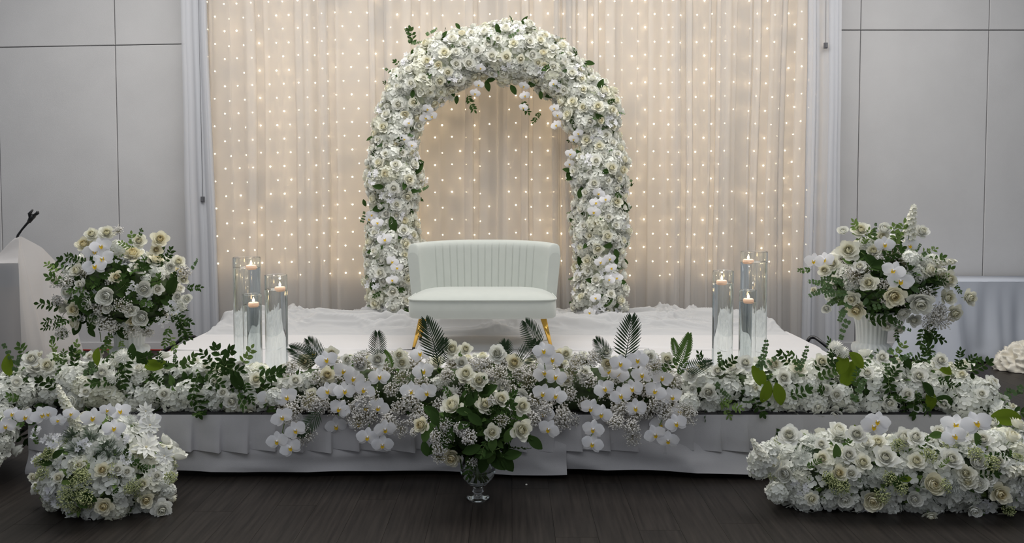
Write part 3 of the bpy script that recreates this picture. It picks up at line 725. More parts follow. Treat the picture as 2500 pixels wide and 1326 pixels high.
mb.fan([plan(k / 96, .28) + Vector((0, 0, .790)) for k in range(96)], (SXC, 6.0, .791)); mb.fan([plan(k / 96, .05) + Vector((0, 0, .592)) for k in range(96)][::-1], (SXC, 6.0, .592))
mb.obj('seat', M['velvet'], se)
mb = MB(); mb.tube([plan(k / 120, -.003) + Vector((0, 0, .735)) for k in range(121)], .006, 8, caps=False); mb.obj('piping', M['velvet'], se)
lines = [-.370 + .74 * k / 14 for k in range(15)]
def backf(u, v):
    th = (u * 2 - 1) * math.radians(82); sx = math.sin(th) / math.sin(math.radians(82)); cy = max(math.cos(th), 0) ** .62
    bx, by = .480 * sx, 6.01 + .29 * cy
    nrm = Vector((math.sin(th) * .75, math.cos(th) * .66 + .12, 0)).normalized()
    T = .085; edge = 1 - abs(u * 2 - 1)
    top = 1.146 - .018 * abs(sx) ** 3 - (.07 * max(0, 1 - edge / .035) ** 2)
    h0 = .60
    if v < .45: k = v / .45; z = h0 + (top - T / 2 - h0) * k; off = 0.0
    elif v < .60: a = (v - .45) / .15 * PI; z = top - T / 2 + T / 2 * math.sin(a); off = T / 2 - T / 2 * math.cos(a)
    else: k = 1 - (v - .60) / .40; z = h0 + (top - T / 2 - h0) * k; off = T
    zt = (z - h0) / (top - h0); gr = 0
    if v < .47 and abs(bx) < .40:
        gd = min(abs(bx - q * (1 + .0 * zt)) for q in lines); gr = math.exp(-(gd / .0035) ** 2) * .008 * min(1, zt * 6) * min(1, max(0, (.97 - zt) / .12))
        gr += 0
    if v < .47: off += gr
    r_ = .055 * zt; flare = 1 + .085 * zt
    return (SXC + (bx + nrm.x * off) * flare, by + nrm.y * off + r_ * (.4 + .6 * cy), z)
mb = MB(); mb.grid(420, 40, backf)
for e in (0, 1):
    ring = [backf(e, k / 40) for k in range(41)]; mb.poly(ring if e else ring[::-1])
mb.obj('backrest', M['velvet'], se)
for sx, sy in ((-1, -1), (1, -1), (-1, 1), (1, 1)):
    fx, fy = SXC + sx * (.517 if sy < 0 else .512), 6.0 + sy * (.20 if sy < 0 else .185)
    tx, ty = SXC + sx * .455, 6.0 + sy * .155; z0 = DZ + .022
    mb = MB(); mb.tube([(fx, fy, z0 + .012), (tx, ty, .596)], [.011, .024], 20); lg = mb.obj('leg', M['gold'], se); lg['label'] = 'gold tapered leg'
    mb = MB(); mb.tube([(fx, fy, z0), (fx, fy, z0 + .013)], .0115, 16); o = mb.obj('foot_tip', M['black']); o.parent = lg

# ------------------------------------------------------------------ candle vases
def vase(cx_px, top, wpx, wat, y, cpx, cpy, lab, clab):
    c = at(cx_px, 700, y).x; zt = at(cx_px, top, y).z; r = wpx / 2 * y / F; zw = at(cx_px, wat, y).z; z0 = DZ + .011; th = .004
    MB.hold = True
    v = thing('cylinder_vase', (c, y, z0), lab, 'vase', 'cylinder candle vases')
    mb = MB(); mb.lathe([(0.0001, z0), (r - .003, z0), (r, z0 + .003), (r, zt - .001), (r - th/2, zt), (r - th, zt - .001), (r - th, z0 + .016), (r - th - .003, z0 + .012), (.0001, z0 + .012)], 64, c=(c, y, 0)); mb.obj('glass', M['glass'], v)
    mb = MB(); q = r - th + .0006; mb.lathe([(.0001, z0 + .0115), (q - .003, z0 + .0115), (q, z0 + .0155), (q, zw), (q - .003, zw - .001), (.0001, zw - .001)], 64, c=(c, y, 0)); mb.obj('water', M['water'], v)
    cc = at(cpx, cpy, y - .25 * r); cr = 13.0 * y / F
    lim = r - th - cr - .001; dx, dy = cc.x - c, -.25 * r; dl = math.hypot(dx, dy)
    if dl > lim: dx *= lim / dl; dy *= lim / dl
    X, Y = c + dx, y + dy
    MB.hold = False
    cd = thing('floating_candle', (X, Y, zw), clab, 'candle', 'floating candles')
    mb = MB(); zb = zw - .012; mb.lathe([(.0001, zb), (cr * .6, zb), (cr * .9, zb + .008), (cr, zb + .016), (cr * .93, zb + .026), (cr * .8, zb + .029), (cr * .5, zb + .026), (.0001, zb + .025)], 32, c=(X, Y, 0)); mb.obj('wax', M['wax'], cd)
    mb = MB(); mb.tube([(X, Y, zb + .024), (X + .001, Y, zb + .034)], .0012, 5); mb.obj('wick', M['wick'], cd)
    mb = MB(); f0 = zb + .030; mb.lathe([(.0001, f0), (.0055, f0 + .004), (.0075, f0 + .010), (.0058, f0 + .017), (.0028, f0 + .024), (.0001, f0 + .032)], 12, c=(X, Y, 0)); mb.obj('flame', M['flame'], cd)
    pl = bpy.data.lights.new('flame_light', 'POINT'); pl.energy = .45; pl.shadow_soft_size = .006; pl.color = (1, .76, .55)
    po = bpy.data.objects.new('flame_light', pl); COL.objects.link(po); po.parent = cd; po.location = (0, 0, f0 + .050 - zw)
vase(603, 628, 65, 653, 4.98, 613, 650, 'tallest cylinder vase of the trio beside the left urn, nearly full of water', 'lit floating candle in the tallest vase beside the left urn')
vase(674, 671, 54, 706, 4.80, 686, 705, 'medium cylinder vase standing alone nearest the settee, left trio', 'lit floating candle in the left medium vase')
vase(615, 718, 45, 744, 4.72, 619, 742, 'shortest cylinder vase in front of the tallest one, left trio', 'lit floating candle in the shortest vase of the left trio')
vase(1840, 614, 64, 639, 4.98, 1824, 637, 'tallest cylinder vase of the trio beside the right urn, nearly full of water', 'lit floating candle in the tallest vase beside the right urn')
vase(1765, 661, 50, 690, 4.80, 1762, 690, 'medium cylinder vase standing alone nearest the settee, right trio', 'lit floating candle in the right medium vase')
vase(1826, 708, 41, 735, 4.72, 1827, 735, 'shortest cylinder vase in front of the tallest one, right trio', 'lit floating candle in the shortest vase of the right trio')

# ------------------------------------------------------------------ urns and their arrangements
def urn(px, y, lab, dz=0):
    c = at(px, 800, y).x; z0 = DZ + .011
    u = thing('urn', (c, y, z0), lab, 'urn', 'white urns')
    H = [(.0001, .10), (.045, .10), (.052, .112), (.046, .124), (.060, .140), (.098, .158), (.114, .178), (.116, .205), (.108, .222), (.086, .232), (.086, .238), (.090, .30), (.097, .36), (.107, .40), (.122, .417), (.128, .424), (.128, .434), (.120, .436), (.112, .425), (.095, .38), (.0001, .37)]
    fl = {5, 6, 7, 8, 10, 11, 12, 13}
    mb = MB(); mb.lathe([(r, z0 + z + dz) for r, z in H], 120, c=(c, y, 0), mod=lambda r, k, a: r * (1 + (.075 * abs(math.cos(a * 11)) - .045 if k in fl else 0))); mb.obj('bowl', M['urn'], u)
    mb = MB(); mb.lathe([(r, z0 + z) for r, z in ((.0001, 0), (.088, 0), (.090, .012), (.084, .022), (.066, .030), (.060, .045), (.052, .055), (.054, .062), (.048, .070), (.050, .078), (.045, .088 + dz), (.046, .104 + dz), (.0001, .104 + dz))], 48, c=(c, y, 0)); mb.obj('foot', M['urn'], u)
    return c
UY = 4.9; uk = UY / F
ucl = urn(316, UY, 'white fluted urn under flowers, on the stage end nearest the lectern', -.015)
ucr = urn(2128, UY, 'white fluted urn under flowers, on the stage end nearest the long table')
c = at(305, 712, UY)
ul = Arr('urn_arrangement', (ucl, UY, .74), 'round full bouquet of cream roses and dark leaves in the urn beside the lectern', ellcore((c.x, UY, c.z), (112*uk, 100*uk, 82*uk), .15, 1), M['coreg'], UY - .12, 'flowers', 'urn bouquets')
Z6 = ((100, 560), 3.9)
ul.put([('irose',520,110,70),('crose',470,200,85),('irose',670,110,80),('irose',950,180,75),('crose',1135,160,85),('crose',865,335,98),('irose',1020,315,85),('irose',430,440,75),('rose',460,535,66),('crose',710,480,66),('ran',680,610,88),('ran',970,570,76),('rose',1065,580,62),('rose',850,710,72),('ran',975,775,78),('crose',390,715,70),('crose',850,805,50),('crose',1210,470,82),('irose',1275,340,72),('ran',1200,385,50),('ran',1290,630,46),('ran',1365,650,52),('irose',585,1120,62),('ran',670,715,54),('crose',1100,250,60),('irose',760,280,60),('irose',1340,500,55),
  ('orc',655,370,100),('orc',580,440,100),('orc',570,300,95),('orc',650,265,90),('hyd',310,430,85),('hyd',1320,720,70),('hyd',530,830,80),('hyd',740,180,80),('flo',850,560,80),('flo',1240,720,80),('flo',1130,690,75),('flo',1080,820,80),('flo',350,350,60),('hyd',1000,470,50),
  ('bb',770,690,90),('bb',640,800,110),('bb',330,560,100),('bb',250,520,90),('bb',1340,440,90),('bb',900,900,100),('bb',760,90,70),('bb',260,640,80),('bb',1000,880,80),('bb',700,830,90),('bb',300,930,90),
  ('rus',200,720,260,172),('rus',240,830,240,200),('rus',230,900,220,195),('rusm',300,960,220,215),('rus',1340,800,260,-20),('rus',1360,880,280,-50),('rus',1320,930,240,-70),('rusm',1190,960,240,-95),('rusl',1240,1020,180,-60),('rus',1420,560,220,5),('rusm',690,990,240,-110),('rusl',800,1040,180,-70),('rusl',690,1000,200,-80),('rusl',870,190,200,88),('rusl',820,240,140,150),('rusm',960,120,120,70),('rus',900,430,260,10),('rus',1180,540,240,60),('rus',500,640,240,200),('leafd',720,490,150,20),('leafd',660,500,130,160),('rus',1250,830,200,-40),('rus',420,340,200,160),('rus',1190,300,200,60),('rusm',430,620,200,190),('leafd',440,890,150,-110),('leafd',530,900,110,-70),('leafd',800,920,160,-60),('leafd',1180,560,200,70),('rus',380,320,150,150),('rus',600,580,160,100),('rus',340,380,200,150),('rusl',200,420,160,140),('rus',800,640,160,40),('rus',570,680,200,-120),('leafd',490,700,200,-70),('leafd',1150,640,180,-30),('leafd',940,430,180,-10),('rusm',980,680,180,-10),('rus',760,860,180,-40),('euc',1440,360,150,60),('rus',560,780,180,-100)], *Z6)
ul.leaves(900, .065, [M['leafd'], M['leafm']])
ul.fill(['irose', 'ran', 'rose', 'crose'], 40, .045, .062, .85, 2, .5, lambda p, nn: nn.z > -.55); ul.fill(['hyd', 'flo', 'bb'], 30, .05, .07, .8, 1, .3, lambda p, nn: nn.z > -.5)
ul.fill(['rus', 'rusm', 'bb'], 22, .06, .08, .7, 4, .3, lambda p, nn: nn.z > -.4)
def stemtube(a, b, A, bulge=0, r=.0025):
    m_ = (a + b) / 2 + Vector((bulge, 0, .02)); mb = MB(); mb.tube([a, m_, b], r, 5); mb.obj('stem', M['stem'], A.root)
stemtube(at(255, 790, UY - .1), at(247, 835, UY - .12), ul, -.02)
c = at(2150, 684, UY)
ur = Arr('urn_arrangement', (ucr, UY, .76), 'tall loose bouquet of white roses and eucalyptus in the urn beside the table', ellcore((c.x, UY, c.z), (108*uk, 95*uk, 72*uk), .15, 4), M['coreg'], UY - .12, 'flowers', 'urn bouquets')
Z1 = ((1960, 520), 3.315)
ur.put([('irose',465,195,75),('irose',380,350,90),('irose',560,370,70),('ran',630,185,55),('rose',915,200,66),('irose',545,585,75),('crose',690,635,95),('rose',915,655,105),('irose',1080,665,72),('irose',1075,545,85),('irose',1150,765,75),('irose',1255,675,70),('ran',770,735,56),('rose',860,820,58),('irose',430,650,66),('crose',470,720,85),('ran',330,195,45),('irose',1040,510,60),('irose',270,420,70),('ran',210,745,40),('rose',660,860,50),('rose',740,890,45),('irose',200,480,60),('irose',120,620,30),('irose',620,250,55),
  ('orc',750,545,95),('orc',640,360,75),('orc',130,410,70),('orc',800,370,65),('orc',700,500,85),('orc',230,400,70),('hyd',370,500,90),('hyd',900,500,90),('hyd',980,430,90),('hyd',830,540,70),('hyd',1060,390,60),('hyd',400,580,70),('hyd',500,260,60),
  ('spk',825,150,300,92),('cspk',830,300,160,88),('spk',1020,430,260,12),('spk',940,500,220,20),('bb',460,500,90),('bb',980,790,100),('bb',1020,740,90),('bb',520,470,60),('bb',1040,830,90),('bb',960,840,80),
  ('euc',170,590,260,170),('euc',260,570,240,175),('euc',180,640,260,200),('euc',330,680,220,210),('euc',350,770,220,240),('euc',340,900,200,250),('euc',290,640,240,190),('euc',620,690,160,20),('rusl',430,220,240,120),('rusl',490,260,180,80),('rusl',730,240,260,80),('rusl',700,250,200,110),('leafm',590,450,150,20),('leafm',830,440,150,-90),('euc',700,780,200,-30),('rus',990,900,220,-50),('rus',920,940,200,-100),('rus',1010,930,180,-30),('leafd',960,950,140,-70),('euc',780,860,160,-20),('rusl',950,340,140,20),('rusl',1020,520,140,30),('euc',560,190,120,90),('rus',600,800,220,10),('leafd',470,400,120,30),('euc',480,370,140,160),('rus',700,400,220,30),('rus',720,340,180,70),('leafd',540,440,150,-40),('leafd',620,450,150,10),('rus',560,740,200,-20),('rus',1000,570,180,-10),('euc',860,360,140,60),('euc',390,720,180,200),('rus',720,910,120,-90),('rus',720,940,80,-70),('rusm',60,480,140,190),('rusm',1150,600,120,-60),('euc',300,560,200,200)], *Z1)
ur.leaves(900, .065, [M['leafd'], M['euca'], M['leafm']])
ur.fill(['irose', 'ran', 'rose', 'hyd'], 40, .045, .062, .85, 2, .5, lambda p, nn: nn.z > -.45); ur.fill(['hyd', 'flo', 'bb'], 24, .05, .07, .8, 1, .3, lambda p, nn: nn.z > -.35)
ur.fill(['euc', 'rusm', 'bb'], 22, .06, .08, .7, 4, .3, lambda p, nn: nn.z > -.4)

# ------------------------------------------------------------------ garlands along the stage front
GY = 4.30; gk = GY / F
gl = Arr('garland', (-1.9, GY, DZ), 'white hydrangea and leaf garland on the stage front edge, lectern end', tubecore([at(672, 950, GY), at(560, 955, GY), at(400, 950, GY), at(250, 945, GY), at(110, 950, 4.32), at(40, 965, 4.22), at(-20, 1000, 4.1), at(-45, 1060, 3.98), at(-60, 1150, 3.95)], .105, 14, .15, 2), M['coreg'], 4.20, 'garland', 'stage front garlands')
Z2 = ((0, 850), 2.786)
gl.put([('hyd',500,210,95),('hyd',160,320,85),('hyd',340,290,85),('hyd',50,330,75),('hyd',20,440,70),('chyd',640,330,80),('chyd',720,300,80),('chyd',800,350,80),('hyd',950,200,65),('hyd',960,340,90),('hyd',1060,290,75),('hyd',1190,350,95),('hyd',1280,300,90),('hyd',1370,410,75),('hyd',1240,410,70),('hyd',890,400,70),('hyd',1480,380,65),('hyd',1430,300,60),('hyd',-30,530,80),('chyd',560,250,70),('hyd',1080,400,60),('hyd',100,240,60),('hyd',-10,300,70),('hyd',-10,640,70),
  ('rose',235,190,68),('rose',235,115,62),('rose',1605,325,58),('rose',1570,415,58),('irose',1690,385,50),('irose',1740,245,55),('rose',1150,310,48),('irose',370,140,55),('rose',1330,160,45),('ran',1660,150,40),('rose',1480,260,45),('ran',720,200,45),('rose',1540,300,42),('bud',305,75,30),('bud',1155,185,26),('mum',870,90,58),('mum',780,150,52),('mum',800,232,55),('rose',1410,180,45),('ran',1850,330,45),('rose',640,90,40),
  ('leaf',85,180,150,100),('leaf',700,100,130,80),('leaf',1050,190,150,170),('leaf',1080,180,130,30),('leafm',1180,150,80,20),('euc',90,90,180,110),('euc',140,140,150,70),('euc',650,170,170,70),('euc',620,150,170,120),('euc',660,190,150,20),('rusl',420,80,180,100),('rusm',470,110,150,80),('rusl',560,60,170,80),('rus',540,110,180,90),('leafd',930,70,110,90),('leafd',990,110,110,130),('rus',1000,100,170,20),('euc',1215,80,130,90),('rus',1560,120,240,60),('rus',1520,110,220,110),('rus',1600,160,220,-10),('rus',1370,270,230,-95),('rus',1390,330,200,-70),('rus',1500,200,240,20),('rus',1480,240,200,-30),('rusl',1690,90,190,60),('rus',1820,190,240,20),('rus',1780,270,220,-20),('rusm',1800,330,220,-60),('rus',1700,290,200,-60),('rus',880,180,240,-80),('rus',370,180,150,40),('rus',860,240,160,-60),('rusm',1300,130,190,40),('rus',1150,140,130,150),('rus',1860,180,200,30),('euc',370,170,140,200),('rus',1230,170,140,20),('rus',1100,240,140,-30),('rusm',30,520,130,150),('leafd',1640,260,150,-60),('rus',1430,130,180,120)], *Z2)
okg = lambda p, nn: p.z > .02 and nn.z > -.75
gl.filler(900, .032, M['hyd'], ok=okg); gl.leaves(420, .06, [M['leafd'], M['leafm']], okg)
gl.fill(['hyd', 'hyd', 'chyd'], 60, .065, .09, .75, 1, .1, okg); gl.fill(['rose', 'ran'], 26, .035, .05, .95, 2, .7, okg); gl.fill(['rus', 'rusm'], 22, .05, .08, .9, 4, .3, okg)

gr = Arr('garland', (1.8, GY, DZ), 'white rose and hydrangea garland on the stage front edge spilling off the table end', tubecore([at(1655, 950, GY), at(1750, 955, GY), at(1900, 955, GY), at(2100, 950, GY), at(2250, 950, 4.34), at(2345, 965, 4.26), at(2405, 1010, 4.16), at(2430, 1070, 4.05), at(2440, 1120, 4.0)], .105, 14, .15, 6), M['coreg'], 4.20, 'garland', 'stage front garlands')
Z5 = ((1700, 820), 2.62)
gr.put([('hyd',50,450,85),('hyd',280,460,75),('hyd',740,430,105),('hyd',970,460,75),('hyd',1130,440,105),('hyd',1230,450,85),('hyd',1400,490,65),('hyd',1600,470,95),('hyd',1740,450,110),('hyd',1830,380,105),('hyd',1700,330,75),('hyd',1430,240,75),('hyd',1300,240,70),('hyd',1280,330,65),('hyd',720,320,65),('hyd',1560,540,75),('hyd',1790,540,85),('hyd',480,460,60),('hyd',130,430,60),('hyd',2000,690,90),('hyd',1960,720,70),('hyd',640,470,70),('hyd',1690,570,70),('hyd',-30,420,60),
  ('rose',75,360,58),('rose',230,260,66),('rose',180,460,52),('rose',590,460,62),('rose',850,440,62),('irose',640,270,60),('rose',1380,290,58),('irose',480,215,52),('rose',300,205,55),('rose',870,375,48),('ran',805,345,36),('rose',1540,185,52),('rose',1705,270,62),('rose',1160,170,46),('irose',780,200,54),('rose',830,240,60),('rose',1070,270,48),('rose',540,300,58),('mum',870,110,52),('mum',915,140,46),('bud',365,330,30),('bud',1965,480,32),('bud',580,235,34),('irose',20,270,50),('irose',1690,300,36),('rose',960,440,48),('rose',120,280,50),('rose',1840,330,50),
  ('leaf',385,290,170,120),('leaf',510,370,150,-70),('leaf',430,360,150,-100),('leaf',940,280,180,75),('leaf',1000,190,150,130),('leaf',1570,275,130,-40),('leaf',1510,380,140,-80),('leaf',1945,560,200,10),('leaf',900,210,160,90),('euc',140,250,200,100),('euc',120,270,170,70),('euc',150,350,150,-40),('euc',400,140,230,85),('euc',440,200,150,40),('euc',650,170,210,80),('rusm',600,190,140,140),('euc',1200,210,180,60),('euc',1170,260,200,100),('euc',1930,380,180,40),('euc',1960,380,130,0),('rusl',200,390,180,-20),('rusl',170,420,160,-60),('euc',1000,330,200,70),('rusm',990,310,180,100),('rus',1200,330,220,-80),('rus',1180,300,220,60),('rus',1390,160,200,50),('rus',1420,150,180,110),('rus',1640,190,170,95),('rus',1680,210,180,50),('rus',1760,230,170,40),('rus',1390,380,200,-60),('rus',1350,390,200,-100),('rus',1300,430,170,-90),('rus',1950,770,180,-20),('rus',1920,740,160,-40),('rus',540,190,150,140),('rus',780,210,180,20),('rusm',800,280,160,30),('rus',620,360,170,30),('rus',380,400,170,-60),('leafd',1310,240,120,-60),('leafd',1600,390,140,-20),('rusm',1920,640,180,-30),('rus',20,200,160,120),('rus',170,210,160,40),('rus',840,190,150,110),('rusl',1250,130,150,60),('euc',1280,170,160,30),('rus',1580,330,150,-20),('leafd',1430,340,120,-50)], *Z5)
gr.filler(900, .032, M['hyd'], ok=okg); gr.leaves(420, .06, [M['leafd'], M['leafm']], okg)
gr.fill(['hyd', 'hyd', 'chyd'], 60, .065, .09, .75, 1, .1, okg); gr.fill(['rose', 'ran'], 30, .035, .05, .95, 2, .7, okg); gr.fill(['rus', 'euc'], 22, .05, .08, .9, 4, .3, okg)

gc = Arr('orchid_arrangement', (-.1, GY, DZ), 'long centre arrangement of orchids, cream roses and gypsophila on the stage front edge', tubecore([at(690, 965, 4.30), at(760, 955, 4.30), at(1000, 955, 4.30), at(1250, 955, 4.30), at(1500, 955, 4.30), at(1600, 955, 4.30), at(1668, 960, 4.32)], .125, 14, .12, 9), M['coreg'], 4.09, 'flowers')
Z3 = ((650, 780), 2.763); Z4 = ((1200, 780), 2.763)
gc.put([('orc', X, Y, 70) for X, Y in ((205,515),(160,615),(265,600),(125,745),(210,790),(235,685),(550,480),(520,545),(490,620),(545,400),(690,470),(700,535),(780,440),(780,535),(710,625),(705,720),(820,680),(805,770),(1045,345),(1070,400),(990,480),(1095,490),(325,345),(430,300),(1330,540),(615,450),(110,520),(440,480),(640,600))] +
  [('crose',280,300,55),('irose',455,250,50),('crose',425,410,60),('rose',765,290,62),('irose',905,260,45),('irose',925,310,55),('irose',1155,350,56),('irose',1260,225,60),('irose',1350,225,48),('irose',1340,420,64),('rose',1245,505,55),('rose',1560,260,58),('irose',1440,440,55),('rose',560,290,48),('rose',240,440,50),('ran',650,330,45),('rose',1320,310,45)] +
  [('hyd',150,470,75),('hyd',270,430,70),('hyd',1170,430,60),('hyd',1590,480,70),('hyd',60,520,60),
   ('palm',290,280,230,150),('palm',350,255,210,120),('palm',760,215,200,90),('palm',1125,190,330,105),('palm',1180,260,220,80),('palm',350,630,250,215),('palm',330,660,220,235),('palm',1590,330,220,80),('fern',830,350,160,110),('fern',620,360,170,150),('leafd',1075,580,190,-30),('leafd',1030,560,160,200),('fern',1305,340,110,90)] +
  [('bb',X,Y,75) for X, Y in ((380,530),(600,600),(640,650),(860,470),(930,430),(900,560),(950,620),(1010,650),(920,690),(1150,590),(1230,420),(1270,360),(1180,540),(300,720),(270,740),(650,290),(700,350),(870,340),(1440,330),(1500,420),(1560,400),(1600,540),(220,380),(1060,660),(850,600),(840,650),(1420,500),(1520,560))], *Z3)
gc.put([('orc', X, Y, 70) for X, Y in ((345,250),(410,295),(345,410),(380,350),(435,440),(435,510),(350,575),(420,605),(385,680),(345,495),(740,465),(660,540),(725,580),(640,640),(675,680),(670,765),(780,400),(850,325),(845,415),(855,510),(920,380),(930,465),(955,540),(970,300),(1000,425),(1040,350),(1085,480),(1130,445),(1240,410),(1145,515),(1205,565),(1125,605),(1200,655),(1080,705),(1165,740),(960,360))] +
  [('crose',150,310,64),('rose',620,325,55),('rose',620,395,60),('crose',775,315,50),('irose',505,440,50),('rose',765,245,45),('rose',1055,270,50),('irose',1170,285,50),('irose',500,255,50),('rose',40,250,60),('ran',1310,390,52),('ran',1325,465,30),('rose',560,330,45),('crose',450,260,45)] +
  [('palm',270,160,240,120),('palm',230,260,230,60),('palm',895,180,340,88),('palm',740,240,190,130),('palm',1335,330,200,20),('palm',60,330,180,75),('fern',1255,240,260,80),('fern',1210,230,160,110),('rusm',1170,330,160,40),('rusm',1240,350,140,70),('hyd',1330,560,70),('hyd',1400,400,60)] +
  [('bb',X,Y,75) for X, Y in ((60,420),(120,470),(180,400),(240,450),(270,560),(280,640),(520,500),(510,620),(560,610),(580,300),(680,280),(540,400),(780,600),(840,580),(900,610),(930,680),(940,740),(830,660),(1000,580),(1040,570),(1270,590),(1290,620),(720,340),(1080,330),(480,580),(210,560))], *Z4)
gc.fill(['bb'], 100, .06, .085, .60, 1, .45, lambda p, nn: nn.z > -.6)
for _ in range(40):
    qx = R.uniform(690, 1650); lim_ = 1010 + 26 * max(0, noise.noise(Vector((qx * .012, 0, 3))) + .35); qy = R.uniform(975, lim_); q = at(qx, qy, 4.10 - R.uniform(0, .03))
    gc.add('bb', q, Vector((R.uniform(-.4, .4), -1, R.uniform(-.3, .5))), R.uniform(.055, .08)); gc.fill(['irose', 'ran'], 16, .035, .05, .95, 2, .7, lambda p, nn: nn.z > 0)
gc.leaves(260, .05, [M['leafd'], M['fern']])
for o_, k_, pts in ((Z3[0], 2.763, [((200,480),(150,620),(120,750),(205,810)),((545,380),(520,545),(495,640)),((760,430),(705,560),(700,720),(790,830)),((1050,330),(1070,420),(1095,500))]), (Z4[0], 2.763, [((350,240),(370,420),(390,700)),((760,420),(700,560),(670,780),(640,850)),((1010,380),(940,480),(950,560)),((1230,400),(1180,580),(1120,720),(1060,770))])):
    for ln in pts:
        mb = MB(); mb.tube([gc.hit(o_[0] + x / k_, o_[1] + y / k_)[0] + Vector((0, -.03, 0)) for x, y in ln], .003, 5); mb.obj('orchid_stem', M['stem'], gc.root)

# ------------------------------------------------------------------ floor mounds of flowers
c = at(262, 1150, 3.74)
fl = Arr('floor_arrangement', (c.x, 3.74, 0), 'round floor mound of hydrangea, cream roses and orchids before the stage corner nearest the lectern', ellcore((c.x, 3.74, .17), (.265, .20, .24), .12, 2, .012, .45), M['coreg'], 3.66, 'flowers', 'floor flower mounds')
Z8 = ((60, 1000), 4.5725)
fl.put([('crose',900,690,88),('rose',1035,690,74),('crose',945,985,108),('crose',1020,1145,118),('crose',1310,940,95),('rose',1520,1030,118),('irose',1270,810,78),('rose',1480,850,95),('rose',1130,720,70),('irose',480,760,70),('irose',250,740,70),('rose',1400,740,60),('irose',660,640,60),
  ('hyd',330,900,140),('hyd',420,1010,80),('hyd',560,1080,120),('hyd',780,1130,130),('chyd',620,620,120),('hyd',470,640,95),('hyd',1250,1130,110),('hyd',1400,1090,90),('hyd',1100,920,110),('hyd',270,750,95),('chyd',950,620,90),('hyd',1600,900,90),('hyd',1150,770,90),('hyd',640,990,90),('hyd',900,1180,80),('hyd',1560,820,80),('hyd',450,880,90),('hyd',760,780,80),('hyd',1180,1190,80),('hyd',680,1170,70),
  ('orc',230,150,105),('orc',375,140,110),('orc',20,230,100),('orc',880,230,120),('orc',1025,165,110),('orc',985,320,115),('orc',1250,280,110),('orc',90,120,90),('orc',980,95,80),('orc',460,130,90),('orc',640,150,80),('orc',1180,210,90),('orc',560,200,80),
  ('star',1390,200,140),('star',1270,530,175),('star',1540,550,120),('star',1330,60,110),('cspk',600,120,420,115),('cspk',640,220,260,110),('spk',520,-40,300,110),('flo',420,380,110),('flo',520,390,90),('flo',720,430,100),('flo',250,300,80),('flo',1130,580,90),('flo',280,560,80),
  ('bby',680,830,150),('bby',600,930,150),('bby',750,900,140),('bby',350,760,120),('bby',330,590,120),('bby',420,500,120),('bby',1200,820,110),('bby',1600,740,110),('bby',1140,850,100),('bby',560,860,120),('bby',700,760,120),
  ('gfuz',620,470,150),('gfuz',930,450,170),('gfuz',1000,520,140),('fuz',560,420,110),('fuz',780,200,130),('gfuz',420,620,120),('fuz',720,300,110),('fuz',1180,120,90),
  ('rus',1200,640,170,30),('euc',1340,680,180,10),('rus',1250,690,170,-30),('rusm',290,370,160,100),('leafd',800,900,170,-30),('rusm',420,560,160,60),('rus',1000,880,120,40),('euc',1180,600,150,80),('leafd',400,640,150,0),('leafm',720,940,150,-40),('leafd',500,560,150,40),('rus',1080,560,150,70)], *Z8)
okz = lambda p, nn: p.z > .03
fl.filler(700, .032, M['hyd'], ok=okz); fl.leaves(220, .05, [M['leafm'], M['leafl']], okz)
fl.fill(['hyd', 'chyd'], 34, .06, .08, .7, 1, .1, lambda p, nn: .03 < p.z < .24); fl.fill(['bby', 'gfuz', 'flo'], 16, .05, .07, .8, 3, .3, lambda p, nn: p.z > .2); fl.fill(['rose', 'ran', 'irose'], 24, .035, .055, .95, 2, .7, lambda p, nn: p.z > .05 and nn.y > -.5); fl.fill(['bby', 'flo'], 16, .04, .06, .9, 3, .5, okz)
stemtube(at(395, 1120, 3.7), at(340, 1090, 3.72), fl)

